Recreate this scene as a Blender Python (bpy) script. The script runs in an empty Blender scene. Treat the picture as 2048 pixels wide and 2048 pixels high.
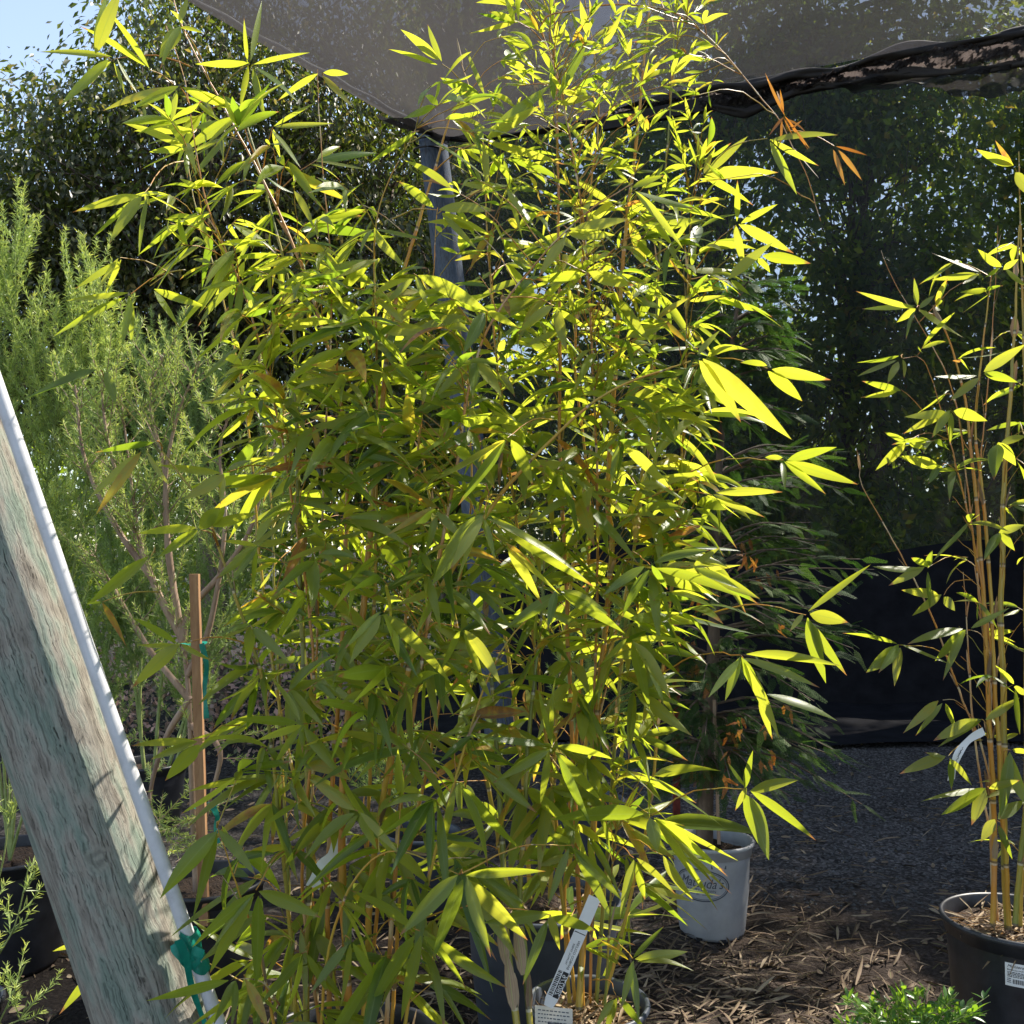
import bpy, math, random
import numpy as np
from mathutils import Vector
random.seed(7); rng = np.random.default_rng(7)
S = bpy.context.scene
COL = S.collection
R = math.radians

# ---------------------------------------------------------------- camera, sky, sun, exposure
F = 1972.0; CAMZ = 1.55; PITCH = math.atan(76/1972)
cam = bpy.data.cameras.new("camera"); cam.sensor_width = 36; cam.sensor_height = 36
cam.lens = 36*F/2048; cam.clip_start = 0.05; cam.clip_end = 3000
camo = bpy.data.objects.new("camera", cam); COL.objects.link(camo)
camo.location = (0, 0, CAMZ); camo.rotation_euler = (math.pi/2+PITCH, 0, 0)
S.camera = camo

SUN_EL = R(54); SUN_H = np.array([0.84, 0.54]); SUN_H /= np.linalg.norm(SUN_H)
sun_dir = Vector((SUN_H[0]*math.cos(SUN_EL), SUN_H[1]*math.cos(SUN_EL), math.sin(SUN_EL)))
w = bpy.data.worlds.new("World"); S.world = w; w.use_nodes = True
nt = w.node_tree; bg = nt.nodes['Background']
sky = nt.nodes.new('ShaderNodeTexSky'); sky.sky_type = 'NISHITA'; sky.sun_disc = False
sky.sun_elevation = SUN_EL; sky.sun_rotation = math.atan2(SUN_H[0], SUN_H[1])
sky.air_density = 1.0; sky.dust_density = 0.15; sky.ozone_density = 1.2
hs = nt.nodes.new('ShaderNodeHueSaturation'); hs.inputs['Saturation'].default_value = .78
nt.links.new(sky.outputs[0], hs.inputs['Color']); nt.links.new(hs.outputs[0], bg.inputs[0]); bg.inputs[1].default_value = 0.15
sl = bpy.data.lights.new("sun", 'SUN'); sl.energy = 5.0; sl.angle = R(0.5); sl.color = (1.0, 0.93, 0.82)
so = bpy.data.objects.new("sun", sl); COL.objects.link(so)
so.rotation_euler = (-sun_dir).to_track_quat('-Z', 'Y').to_euler(); so.location = (4, 2, 8)
S.view_settings.view_transform = 'Standard'; S.view_settings.look = 'None'
S.view_settings.exposure = 1.0; S.view_settings.gamma = 1
S.cycles.max_bounces = 8; S.cycles.transparent_max_bounces = 16
S.cycles.transmission_bounces = 6; S.cycles.diffuse_bounces = 4

# ---------------------------------------------------------------- helpers
def at(x, y, D):
    """world point seen at pixel x, y (2048 frame) at forward distance D"""
    a = (x-1024)/F; b = -(y-1024)/F
    cy = math.cos(PITCH) - b*math.sin(PITCH); cz = math.sin(PITCH) + b*math.cos(PITCH)
    k = D/cy
    return np.array([a*k, D, CAMZ + cz*k])

def px_scale(D): return D/F

class Geo:
    def __init__(s): s.V = []; s.Q = []; s.U = []; s.R = []; s.n = 0
    def add(s, V, Q, uv=None, rnd=None):
        V = np.asarray(V, float).reshape(-1, 3); Q = np.asarray(Q, int)
        if Q.shape[1] == 3: Q = np.concatenate([Q, -np.ones((len(Q), 1), int)], 1); Qo = Q.copy(); Qo[:, :3] += s.n
        else: Qo = Q + s.n
        s.V.append(V); s.Q.append(Qo)
        s.U.append(np.zeros((len(V), 2)) if uv is None else np.asarray(uv, float))
        r = np.zeros(len(V)) if rnd is None else (np.full(len(V), float(rnd)) if np.isscalar(rnd) else np.asarray(rnd, float))
        s.R.append(r); s.n += len(V)
    def build(s, name, mat, parent=None, smooth=True, origin=None):
        V = np.concatenate(s.V); Q = np.concatenate(s.Q); U = np.concatenate(s.U); Rn = np.concatenate(s.R)
        off = np.zeros(3)
        if parent is not None: off = np.array(world_loc(parent))
        elif origin is not None: off = np.array(origin)
        me = bpy.data.meshes.new(name)
        me.vertices.add(len(V)); me.vertices.foreach_set('co', (V-off).astype(np.float32).ravel())
        tri = Q[:, 3] < 0
        cnt = np.where(tri, 3, 4); start = np.concatenate([[0], np.cumsum(cnt)[:-1]])
        flat = Q.ravel(); flat = flat[flat >= 0]
        me.loops.add(len(flat)); me.loops.foreach_set('vertex_index', flat.astype(np.int32))
        me.polygons.add(len(Q)); me.polygons.foreach_set('loop_start', start.astype(np.int32))
        me.polygons.foreach_set('loop_total', cnt.astype(np.int32))
        me.polygons.foreach_set('use_smooth', np.full(len(Q), smooth))
        uvl = me.uv_layers.new(name='UVMap'); uvl.data.foreach_set('uv', U[flat].astype(np.float32).ravel())
        at_ = me.attributes.new('rnd', 'FLOAT', 'POINT'); at_.data.foreach_set('value', Rn.astype(np.float32))
        me.update(calc_edges=True); me.validate()
        o = bpy.data.objects.new(name, me); COL.objects.link(o)
        if mat: me.materials.append(mat)
        if parent is not None: o.parent = parent
        elif origin is not None: o.location = origin
        return o

def world_loc(o):
    l = Vector(o.location)
    while o.parent is not None:
        o = o.parent; l = l + Vector(o.location)
    return l

def tag(o, label=None, cat=None, group=None, kind=None):
    if label: o['label'] = label
    if cat: o['category'] = cat
    if group: o['group'] = group
    if kind: o['kind'] = kind
    return o
def empty(name, loc, label, cat, group=None):
    o = bpy.data.objects.new(name, None); COL.objects.link(o); o.location = tuple(loc)
    o.empty_display_size = .1
    return tag(o, label, cat, group)

def norm(v): return v/(np.linalg.norm(v, axis=-1, keepdims=True)+1e-9)

def tube(P, rad, sides=8, cap=False):
    P = np.asarray(P, float); n = len(P); rad = np.broadcast_to(np.asarray(rad, float), (n,))
    T = norm(np.gradient(P, axis=0))
    ref = np.array([0.13, 0.97, 0.2]) if abs(T[0][1]) < .9 else np.array([1., 0, 0])
    A = norm(np.cross(T, ref)); B = np.cross(T, A)
    ang = np.linspace(0, 2*np.pi, sides, endpoint=False)
    V = P[:, None] + rad[:, None, None]*(A[:, None]*np.cos(ang)[None, :, None] + B[:, None]*np.sin(ang)[None, :, None])
    V = V.reshape(-1, 3)
    i = np.arange(n-1)[:, None]*sides; j = np.arange(sides)[None]; k = (j+1) % sides
    Q = np.stack([i+j, i+k, i+sides+k, i+sides+j], -1).reshape(-1, 4)
    L = np.concatenate([[0], np.cumsum(np.linalg.norm(np.diff(P, axis=0), axis=1))])
    uv = np.stack([np.repeat(L, sides), np.tile(ang/(2*np.pi), n)], -1)
    if cap:
        c0 = len(V); V = np.concatenate([V, P[:1], P[-1:]]); uv = np.concatenate([uv, uv[:1], uv[-1:]])
        jj = np.arange(sides); kk = (jj+1) % sides
        t1 = np.stack([np.full(sides, c0), kk, jj, np.full(sides, -1)], -1)
        e = (n-1)*sides
        t2 = np.stack([np.full(sides, c0+1), e+jj, e+kk, np.full(sides, -1)], -1)
        return V, Q, uv, np.concatenate([t1, t2])
    return V, Q, uv
def add_tube(G, P, rad, sides=8, rnd=0.0, cap=False):
    if cap:
        V, Q, uv, T = tube(P, rad, sides, True)
        n0 = G.n; G.add(V, Q, uv, rnd); T2 = T.copy(); T2[:, :3] += n0; G.Q.append(T2)
    else:
        V, Q, uv = tube(P, rad, sides); G.add(V, Q, uv, rnd)

def smooth_path(pts, step=0.03):
    pts = np.asarray(pts, float)
    if len(pts) == 2: pts = np.array([pts[0], (pts[0]+pts[1])/2, pts[1]])
    d = np.linalg.norm(np.diff(pts, axis=0), axis=1); t = np.concatenate([[0], np.cumsum(d)])
    out = []
    P = np.concatenate([[2*pts[0]-pts[1]], pts, [2*pts[-1]-pts[-2]]])
    for i in range(len(pts)-1):
        n = max(2, int(d[i]/step)); u = np.linspace(0, 1, n, endpoint=False)[:, None]
        p0, p1, p2, p3 = P[i], P[i+1], P[i+2], P[i+3]
        out.append(.5*((2*p1)+(-p0+p2)*u+(2*p0-5*p1+4*p2-p3)*u**2+(-p0+3*p1-3*p2+p3)*u**3))
    out.append(pts[-1:])
    return np.concatenate(out)

PROF_BAMBOO = lambda u: np.interp(u, [0, .03, .08, .18, .32, .5, .7, .85, .95, 1], [.05, .09, .45, .82, 1, .96, .7, .38, .12, .0])
PROF_OVATE = lambda u: np.interp(u, [0, .1, .35, .6, .85, 1], [.05, .5, 1, .9, .4, 0])
PROF_NEEDLE = lambda u: np.interp(u, [0, .2, .8, 1], [.6, 1, .8, .1])
PROF_DRY = lambda u: np.interp(u, [0, .1, .4, .8, 1], [.3, .7, 1, .6, .05])

def leaf_batch(G, base, d, nrm, L, W, droop, rnd, seg=7, fold=.25, twist=0.0, prof=PROF_BAMBOO, curl=0.0):
    base = np.asarray(base, float); N = len(base)
    if N == 0: return
    d = norm(np.asarray(d, float)); nrm = np.asarray(nrm, float)
    bc = lambda a: np.broadcast_to(np.asarray(a, float), (N,))
    L, W, droop, rnd, fold, twist, curl = map(bc, (L, W, droop, rnd, fold, twist, curl))
    s = norm(np.cross(d, nrm)); n = norm(np.cross(s, d))
    u = np.linspace(0, 1, seg+1)
    g = np.array([0, 0, -1.0])
    C = base[:, None] + d[:, None]*(L[:, None]*u)[..., None] + g*(L*droop)[:, None, None]*(u**2)[None, :, None] \
        + n[:, None]*(L*curl)[:, None, None]*(np.sin(u*np.pi))[None, :, None]
    hw = (W/2)[:, None]*prof(u)[None]
    tw = twist[:, None]*u[None]
    sv = s[:, None]*np.cos(tw)[..., None] + n[:, None]*np.sin(tw)[..., None]
    nv = -s[:, None]*np.sin(tw)[..., None] + n[:, None]*np.cos(tw)[..., None]
    a = C + sv*hw[..., None] + nv*(hw*fold[:, None])[..., None]
    b = C - sv*hw[..., None] + nv*(hw*fold[:, None])[..., None]
    V = np.stack([a, C, b], 2).reshape(-1, 3)
    m = seg+1
    i = (np.arange(seg)*3)[:, None]
    q = np.concatenate([np.stack([i, i+1, i+4, i+3], -1), np.stack([i+1, i+2, i+5, i+4], -1)], 1).reshape(-1, 4)
    Q = (q[None] + (np.arange(N)*m*3)[:, None, None]).reshape(-1, 4)
    uv = np.stack(np.broadcast_arrays(u[None, :, None], np.array([0, .5, 1])[None, None, :]), -1)
    uv = np.broadcast_to(uv, (N, m, 3, 2)).reshape(-1, 2)
    G.add(V, Q, uv, np.repeat(rnd, m*3))

# ---------------------------------------------------------------- materials
def mat_new(name):
    m = bpy.data.materials.new(name); m.use_nodes = True
    nt = m.node_tree; nt.nodes.clear()
    out = nt.nodes.new('ShaderNodeOutputMaterial')
    return m, nt, out
class N:
    def __init__(s, nt): s.nt = nt
    def __call__(s, typ, **kw):
        n = s.nt.nodes.new(typ)
        for k, v in kw.items():
            if k.startswith('i_'):
                key = k[2:]; key = int(key) if key.isdigit() else key.replace('_', ' ')
                sock = n.inputs[key]
                if hasattr(v, 'is_linked') or isinstance(v, bpy.types.NodeSocket): s.nt.links.new(v, sock)
                else: sock.default_value = v
            else: setattr(n, k, v)
        return n
def ramp(n, fac, stops, interp='LINEAR'):
    r = n('ShaderNodeValToRGB'); n.nt.links.new(fac, r.inputs[0]); cr = r.color_ramp; cr.interpolation = interp
    while len(cr.elements) < len(stops): cr.elements.new(.5)
    for e, (p, c) in zip(cr.elements, stops):
        e.position = p; e.color = (c[0], c[1], c[2], 1) if not np.isscalar(c) else (c, c, c, 1)
    return r.outputs[0]
def mixc(n, f, a, b, mode='MIX'):
    m = n('ShaderNodeMix', data_type='RGBA', blend_type=mode)
    for k, v in ((0, f), (6, a), (7, b)):
        if isinstance(v, bpy.types.NodeSocket): n.nt.links.new(v, m.inputs[k])
        else: m.inputs[k].default_value = v if (k == 0 or len(v) == 4) else (*v, 1)
    return m.outputs[2]
def math_(n, op, a, b=0.0, c=None):
    m = n('ShaderNodeMath', operation=op)
    for k, v in enumerate((a, b, c)):
        if v is None: continue
        if isinstance(v, bpy.types.NodeSocket): n.nt.links.new(v, m.inputs[k])
        else: m.inputs[k].default_value = v
    return m.outputs[0]

def leaf_mat(name, cols, tcols, tfac=.5, rough=.42, tip=None, veins=0, spec=.5, mottle=.25, nscale=40):
    """cols / tcols : ramps over the per-leaf random number for reflected and transmitted colour"""
    m, nt, out = mat_new(name); n = N(nt)
    at_ = n('ShaderNodeAttribute', attribute_name='rnd').outputs['Fac']
    uv = n('ShaderNodeUVMap').outputs[0]
    sep = n('ShaderNodeSeparateXYZ'); nt.links.new(uv, sep.inputs[0]); u, v = sep.outputs[0], sep.outputs[1]
    geo = n('ShaderNodeNewGeometry')
    nz = n('ShaderNodeTexNoise', i_Scale=nscale, i_Detail=3.0); nt.links.new(geo.outputs['Position'], nz.inputs['Vector'])
    f = math_(n, 'ADD', at_, math_(n, 'MULTIPLY', math_(n, 'SUBTRACT', nz.outputs[0], .5), mottle))
    c = ramp(n, f, cols); t = ramp(n, f, tcols)
    if veins:
        sv = math_(n, 'SINE', math_(n, 'MULTIPLY', v, veins*6.283))
        k = math_(n, 'ADD', .90, math_(n, 'MULTIPLY', sv, .10))
        mid = math_(n, 'LESS_THAN', math_(n, 'ABSOLUTE', math_(n, 'SUBTRACT', v, .5)), .035)
        comb = n('ShaderNodeCombineColor'); [nt.links.new(k, comb.inputs[i]) for i in range(3)]
        c = mixc(n, 1.0, c, comb.outputs[0], 'MULTIPLY'); t = mixc(n, 1.0, t, comb.outputs[0], 'MULTIPLY')
        c = mixc(n, math_(n, 'MULTIPLY', mid, .45), c, (.40, .50, .14)); t = mixc(n, math_(n, 'MULTIPLY', mid, .4), t, (.35, .45, .05))
    if tip:
        e = math_(n, 'ADD', u, math_(n, 'MULTIPLY', math_(n, 'SUBTRACT', nz.outputs[0], .5), .25))
        e = math_(n, 'ADD', e, math_(n, 'MULTIPLY', math_(n, 'SUBTRACT', math_(n, 'FRACT', math_(n, 'MULTIPLY', at_, 17.3)), .75), .18))
        mr = n('ShaderNodeMapRange', i_1=.88, i_2=.96); nt.links.new(e, mr.inputs[0])
        c = mixc(n, mr.outputs[0], c, tip); t = mixc(n, mr.outputs[0], t, (tip[0]*1.1, tip[1]*1.0, tip[2]*.7))
    bs = n('ShaderNodeBsdfPrincipled', i_Roughness=rough); nt.links.new(c, bs.inputs['Base Color'])
    bs.inputs['Specular IOR Level'].default_value = spec
    tr = n('ShaderNodeBsdfTranslucent'); nt.links.new(t, tr.inputs[0])
    if veins:
        bp = n('ShaderNodeBump', i_Strength=.15, i_Distance=.001); nt.links.new(sv, bp.inputs['Height'])
        nt.links.new(bp.outputs[0], bs.inputs['Normal'])
    mx = n('ShaderNodeMixShader', i_0=tfac); nt.links.new(bs.outputs[0], mx.inputs[1]); nt.links.new(tr.outputs[0], mx.inputs[2])
    nt.links.new(mx.outputs[0], out.inputs[0])
    return m

def plain(name, cols, scale=20, rough=.6, bump=.2, bscale=None, detail=6, stretch=(1, 1, 1), spec=.4, metallic=0, dist=.01, coord='Object'):
    m, nt, out = mat_new(name); n = N(nt)
    tc = n('ShaderNodeTexCoord').outputs[coord]
    mp = n('ShaderNodeMapping'); nt.links.new(tc, mp.inputs[0]); mp.inputs['Scale'].default_value = stretch
    nz = n('ShaderNodeTexNoise', i_Scale=scale, i_Detail=detail, i_Roughness=.65); nt.links.new(mp.outputs[0], nz.inputs['Vector'])
    c = ramp(n, nz.outputs[0], cols)
    bs = n('ShaderNodeBsdfPrincipled', i_Roughness=rough, i_Metallic=metallic); nt.links.new(c, bs.inputs['Base Color'])
    bs.inputs['Specular IOR Level'].default_value = spec
    nb = n('ShaderNodeTexNoise', i_Scale=bscale or scale*2, i_Detail=8.0); nt.links.new(mp.outputs[0], nb.inputs['Vector'])
    bp = n('ShaderNodeBump', i_Strength=bump, i_Distance=dist); nt.links.new(nb.outputs[0], bp.inputs['Height'])
    nt.links.new(bp.outputs[0], bs.inputs['Normal']); nt.links.new(bs.outputs[0], out.inputs[0])
    return m

M = {}
M['bamboo'] = leaf_mat('bamboo_leaf',
    [(0, (.055, .115, .025)), (.45, (.15, .215, .045)), (.88, (.27, .30, .07)), (.955, (.48, .36, .05)), (.985, (.42, .22, .07)), (1, (.30, .16, .07))],
    [(0, (.34, .50, .025)), (.45, (.68, .76, .04)), (.88, (.78, .78, .06)), (.955, (.80, .55, .03)), (.985, (.70, .30, .05)), (1, (.5, .22, .06))],
    tfac=.62, rough=.33, tip=(.42, .20, .08), veins=17, spec=.75, mottle=.16)
M['litter'] = leaf_mat('litter_leaf', [(0, (.05, .03, .02)), (.35, (.13, .085, .06)), (.75, (.25, .175, .12)), (1, (.42, .32, .22))],
    [(0, (.1, .05, .03)), (1, (.3, .2, .1))], tfac=.12, rough=.7, veins=4, spec=.3)
M['dry'] = leaf_mat('dry_leaf', [(0, (.16, .10, .055)), (.5, (.34, .24, .15)), (1, (.52, .40, .27))],
    [(0, (.25, .12, .05)), (.5, (.45, .25, .10)), (1, (.55, .36, .18))], tfac=.22, rough=.6, veins=5, spec=.3)
M['rust'] = leaf_mat('rust_leaf', [(0, (.40, .13, .03)), (1, (.55, .26, .07))], [(0, (.75, .22, .02)), (1, (.8, .4, .05))], tfac=.4, rough=.55, veins=6)
M['ovate'] = leaf_mat('broad_leaf', [(0, (.016, .042, .010)), (.6, (.035, .08, .016)), (.9, (.09, .13, .022)), (1, (.20, .16, .03))],
    [(0, (.22, .38, .02)), (.6, (.50, .66, .03)), (.9, (.80, .82, .05)), (1, (.85, .6, .06))], tfac=.48, rough=.4, mottle=.2, nscale=3)
M['ovate_dark'] = leaf_mat('broad_leaf_dark', [(0, (.030, .034, .014)), (.6, (.068, .072, .026)), (.85, (.13, .13, .035)), (1, (.32, .24, .07))],
    [(0, (.12, .2, .02)), (.6, (.26, .34, .03)), (.85, (.55, .52, .06)), (1, (.65, .5, .1))], tfac=.32, rough=.38, mottle=.25, nscale=2)
M['seed'] = leaf_mat('seed_cluster', [(0, (.05, .025, .025)), (1, (.12, .06, .05))], [(0, (.10, .05, .05)), (1, (.2, .1, .08))], tfac=.2, rough=.7)
M['feather'] = leaf_mat('needle_leaf', [(0, (.10, .17, .06)), (.6, (.36, .47, .14)), (1, (.68, .74, .20))],
    [(0, (.2, .34, .06)), (.6, (.52, .66, .12)), (1, (.85, .86, .14))], tfac=.38, rough=.45, mottle=.3, nscale=6)
M['cypress'] = leaf_mat('scale_leaf', [(0, (.022, .05, .014)), (.7, (.05, .09, .024)), (1, (.11, .15, .045))],
    [(0, (.06, .16, .02)), (1, (.2, .38, .05))], tfac=.3, rough=.65, mottle=.3, nscale=8, spec=.25)
M['nandina'] = leaf_mat('small_leaf', [(0, (.035, .09, .03)), (.6, (.08, .17, .04)), (1, (.2, .32, .04))],
    [(0, (.15, .35, .02)), (1, (.5, .75, .03))], tfac=.45, rough=.3, spec=.6)

def culm_mat():
    m, nt, out = mat_new('culm'); n = N(nt)
    at_ = n('ShaderNodeAttribute', attribute_name='rnd').outputs['Fac']
    sep = n('ShaderNodeSeparateXYZ'); nt.links.new(n('ShaderNodeUVMap').outputs[0], sep.inputs[0])
    u = sep.outputs[0]
    fr = math_(n, 'FRACT', math_(n, 'MULTIPLY', u, 5.5))
    tc = n('ShaderNodeTexCoord').outputs['Object']
    mp = n('ShaderNodeMapping'); nt.links.new(tc, mp.inputs[0]); mp.inputs['Scale'].default_value = (1, 1, .25)
    nz = n('ShaderNodeTexNoise', i_Scale=30.0, i_Detail=5.0); nt.links.new(mp.outputs[0], nz.inputs['Vector'])
    f = math_(n, 'ADD', at_, math_(n, 'MULTIPLY', math_(n, 'SUBTRACT', nz.outputs[0], .5), .45))
    f = math_(n, 'ADD', f, math_(n, 'MULTIPLY', math_(n, 'SUBTRACT', fr, .5), .22))
    c = ramp(n, f, [(0, (.06, .09, .02)), (.25, (.20, .21, .035)), (.5, (.44, .29, .04)), (.75, (.50, .21, .03)), (.9, (.44, .22, .08)), (1, (.58, .45, .27))])
    node = math_(n, 'LESS_THAN', fr, .035)
    c = mixc(n, math_(n, 'MULTIPLY', node, .8), c, (.10, .07, .05))
    node2 = math_(n, 'MULTIPLY', math_(n, 'GREATER_THAN', fr, .965), .6)
    c = mixc(n, node2, c, (.5, .46, .36))
    bs = n('ShaderNodeBsdfPrincipled', i_Roughness=.38); nt.links.new(c, bs.inputs['Base Color'])
    bp = n('ShaderNodeBump', i_Strength=.15, i_Distance=.002); nt.links.new(nz.outputs[0], bp.inputs['Height'])
    nt.links.new(bp.outputs[0], bs.inputs['Normal']); nt.links.new(bs.outputs[0], out.inputs[0])
    return m
M['culm'] = culm_mat()
M['bark'] = plain('bark', [(.3, (.06, .045, .035)), (.55, (.14, .10, .075)), (.7, (.25, .19, .15))], 14, .85, .6, stretch=(1, 1, .3))
M['bark_pink'] = plain('bark_pale', [(.3, (.22, .14, .10)), (.6, (.40, .28, .20)), (.75, (.5, .40, .30))], 25, .75, .5, stretch=(1, 1, .3))
M['green_stem'] = plain('green_stem', [(.3, (.16, .22, .05)), (.7, (.34, .38, .14))], 30, .6, .2)
M['stake'] = plain('stake_wood', [(.35, (.26, .13, .06)), (.6, (.42, .24, .12)), (.75, (.33, .2, .12))], 30, .75, .4, stretch=(1, 1, .12))
M['red_stake'] = plain('red_stake', [(.3, (.10, .012, .008)), (.7, (.20, .03, .02))], 30, .6, .3)
M['black_plastic'] = plain('black_plastic', [(.35, (.012, .013, .017)), (.7, (.03, .032, .04))], 12, .42, .12, spec=.5)
M['blue_plastic'] = plain('faded_black_plastic', [(.3, (.030, .038, .055)), (.7, (.055, .065, .085))], 8, .45, .12, spec=.5)
M['grey_plastic'] = plain('grey_plastic', [(.3, (.30, .31, .33)), (.6, (.40, .41, .43)), (.8, (.33, .33, .34))], 7, .5, .08, spec=.45)
M['soil'] = plain('potting_soil', [(.3, (.02, .014, .010)), (.6, (.07, .045, .03)), (.8, (.16, .11, .08))], 60, .95, 1.0, dist=.02)
M['pvc'] = plain('white_plastic_pipe', [(.3, (.42, .42, .43)), (.45, (.56, .56, .58)), (.7, (.64, .64, .66))], 14, .45, .06)
M['tape'] = plain('green_tape', [(.3, (.0, .14, .10)), (.7, (.01, .26, .18))], 20, .45, .3)
M['tagwhite'] = plain('tag_white', [(.3, (.70, .70, .70)), (.7, (.80, .80, .80))], 10, .5, .02)
M['ink'] = plain('ink_black', [(.3, (.015, .015, .018)), (.7, (.025, .025, .028))], 10, .6, .02)
M['ink_grey'] = plain('ink_slate', [(.3, (.06, .07, .09)), (.7, (.09, .10, .12))], 10, .6, .02)
M['rope'] = plain('white_rope', [(.3, (.45, .45, .46)), (.7, (.7, .7, .7))], 90, .8, .5)
M['beam'] = plain('dark_beam', [(.3, (.015, .013, .012)), (.7, (.04, .034, .03))], 12, .7, .3)
M['pebble'] = plain('pebble', [(.2, (.03, .03, .03)), (.5, (.08, .078, .075)), (.8, (.2, .19, .18))], 9, .9, .3)

def pole_mat(name, axis_scale=.07, cols=None, knots=()):
    m, nt, out = mat_new(name); n = N(nt)
    sep = n('ShaderNodeSeparateXYZ'); nt.links.new(n('ShaderNodeUVMap').outputs[0], sep.inputs[0])
    ang = math_(n, 'MULTIPLY', sep.outputs[1], 6.283)
    cb = n('ShaderNodeCombineXYZ'); nt.links.new(math_(n, 'COSINE', ang), cb.inputs[0]); nt.links.new(math_(n, 'SINE', ang), cb.inputs[1]); nt.links.new(math_(n, 'MULTIPLY', sep.outputs[0], 8.0), cb.inputs[2])
    P = cb.outputs[0]
    # warp the grain so it flows round knots
    w1 = n('ShaderNodeTexNoise', i_Scale=2.2, i_Detail=2.0); nt.links.new(P, w1.inputs['Vector'])
    wv = n('ShaderNodeVectorMath', operation='SCALE'); nt.links.new(w1.outputs[1], wv.inputs[0]); wv.inputs['Scale'].default_value = .16
    ad = n('ShaderNodeVectorMath', operation='ADD'); nt.links.new(P, ad.inputs[0]); nt.links.new(wv.outputs[0], ad.inputs[1])
    vo = n('ShaderNodeTexVoronoi', feature='F1', i_Scale=1.6); mpk = n('ShaderNodeMapping'); nt.links.new(ad.outputs[0], mpk.inputs[0]); mpk.inputs['Scale'].default_value = (.55, .55, .30)
    nt.links.new(mpk.outputs[0], vo.inputs['Vector'])
    dist_k = None
    g1k = n('ShaderNodeTexNoise', i_Scale=7.0, i_Detail=6.0, i_Roughness=.7); nt.links.new(P, g1k.inputs['Vector'])
    for (ku, kv, ks) in knots:      # hand placed knots: distance along the pole and round it, in metres
        du = math_(n, 'MULTIPLY', math_(n, 'SUBTRACT', sep.outputs[0], ku), 1/(ks*1.35)); dv = math_(n, 'MULTIPLY', math_(n, 'SUBTRACT', sep.outputs[1], kv), .785/ks)
        dd = math_(n, 'SQRT', math_(n, 'ADD', math_(n, 'MULTIPLY', du, du), math_(n, 'MULTIPLY', dv, dv)))
        dd = math_(n, 'ADD', dd, math_(n, 'MULTIPLY', math_(n, 'ADD', math_(n, 'MULTIPLY', math_(n, 'SUBTRACT', w1.outputs[0], .5), 1.3), math_(n, 'MULTIPLY', math_(n, 'SUBTRACT', g1k.outputs[0], .5), .7)), 1.0))
        dist_k = dd if dist_k is None else math_(n, 'MINIMUM', dist_k, dd)
    knot = n('ShaderNodeMapRange', i_1=.16, i_2=.05); nt.links.new(vo.outputs['Distance'], knot.inputs[0])
    mp = n('ShaderNodeMapping'); nt.links.new(ad.outputs[0], mp.inputs[0]); mp.inputs['Scale'].default_value = (9, 9, .22)
    g1 = n('ShaderNodeTexNoise', i_Scale=2.4, i_Detail=9.0, i_Roughness=.7); nt.links.new(mp.outputs[0], g1.inputs['Vector'])
    mp2 = n('ShaderNodeMapping'); nt.links.new(ad.outputs[0], mp2.inputs[0]); mp2.inputs['Scale'].default_value = (20, 20, .30)
    g2 = n('ShaderNodeTexNoise', i_Scale=1.6, i_Detail=6.0, i_Roughness=.75); nt.links.new(mp2.outputs[0], g2.inputs['Vector'])
    big = n('ShaderNodeTexNoise', i_Scale=3.0, i_Detail=4.0); mpb = n('ShaderNodeMapping'); nt.links.new(P, mpb.inputs[0]); mpb.inputs['Scale'].default_value = (1, 1, .3)
    nt.links.new(mpb.outputs[0], big.inputs['Vector'])
    base = ramp(n, big.outputs[0], cols or [(.36, (.20, .245, .20)), (.48, (.29, .30, .25)), (.56, (.30, .275, .23)), (.7, (.17, .15, .125))])
    grain = ramp(n, g1.outputs[0], [(.36, .5), (.5, .95), (.7, 1.15)])
    c = mixc(n, 1.0, base, grain, 'MULTIPLY')
    crack = ramp(n, g2.outputs[0], [(.36, .25), (.42, 1.0)])
    c = mixc(n, .85, c, crack, 'MULTIPLY')
    rings = math_(n, 'SINE', math_(n, 'MULTIPLY', vo.outputs['Distance'], 160.0))
    kc = mixc(n, math_(n, 'MULTIPLY', math_(n, 'ADD', rings, 1.0), .3), (.09, .085, .075), (.17, .16, .15))
    c = mixc(n, math_(n, 'MULTIPLY', knot.outputs[0], .8), c, kc)
    bs = n('ShaderNodeBsdfPrincipled', i_Roughness=.85); nt.links.new(c, bs.inputs['Base Color']); bs.inputs['Specular IOR Level'].default_value = .25
    if dist_k is not None:
        kr = math_(n, 'SINE', math_(n, 'MULTIPLY', dist_k, 11.0))
        kcol = mixc(n, math_(n, 'MULTIPLY', math_(n, 'ADD', kr, 1.0), .5), (.17, .16, .135), (.30, .29, .24))
        edge = ramp(n, dist_k, [(.5, .75), (.8, .45), (1.0, 0.0)])
        c = mixc(n, edge, c, kcol); nt.links.new(c, bs.inputs['Base Color'])
    h = math_(n, 'ADD', math_(n, 'MULTIPLY', g1.outputs[0], .8), math_(n, 'MULTIPLY', crack, .5))
    bp = n('ShaderNodeBump', i_Strength=.9, i_Distance=.006); nt.links.new(h, bp.inputs['Height'])
    nt.links.new(bp.outputs[0], bs.inputs['Normal']); nt.links.new(bs.outputs[0], out.inputs[0])
    return m
M['post'] = pole_mat('blue_grey_post', cols=[(.35, (.09, .115, .15)), (.5, (.14, .165, .205)), (.62, (.12, .13, .15)), (.75, (.07, .075, .085))])

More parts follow.
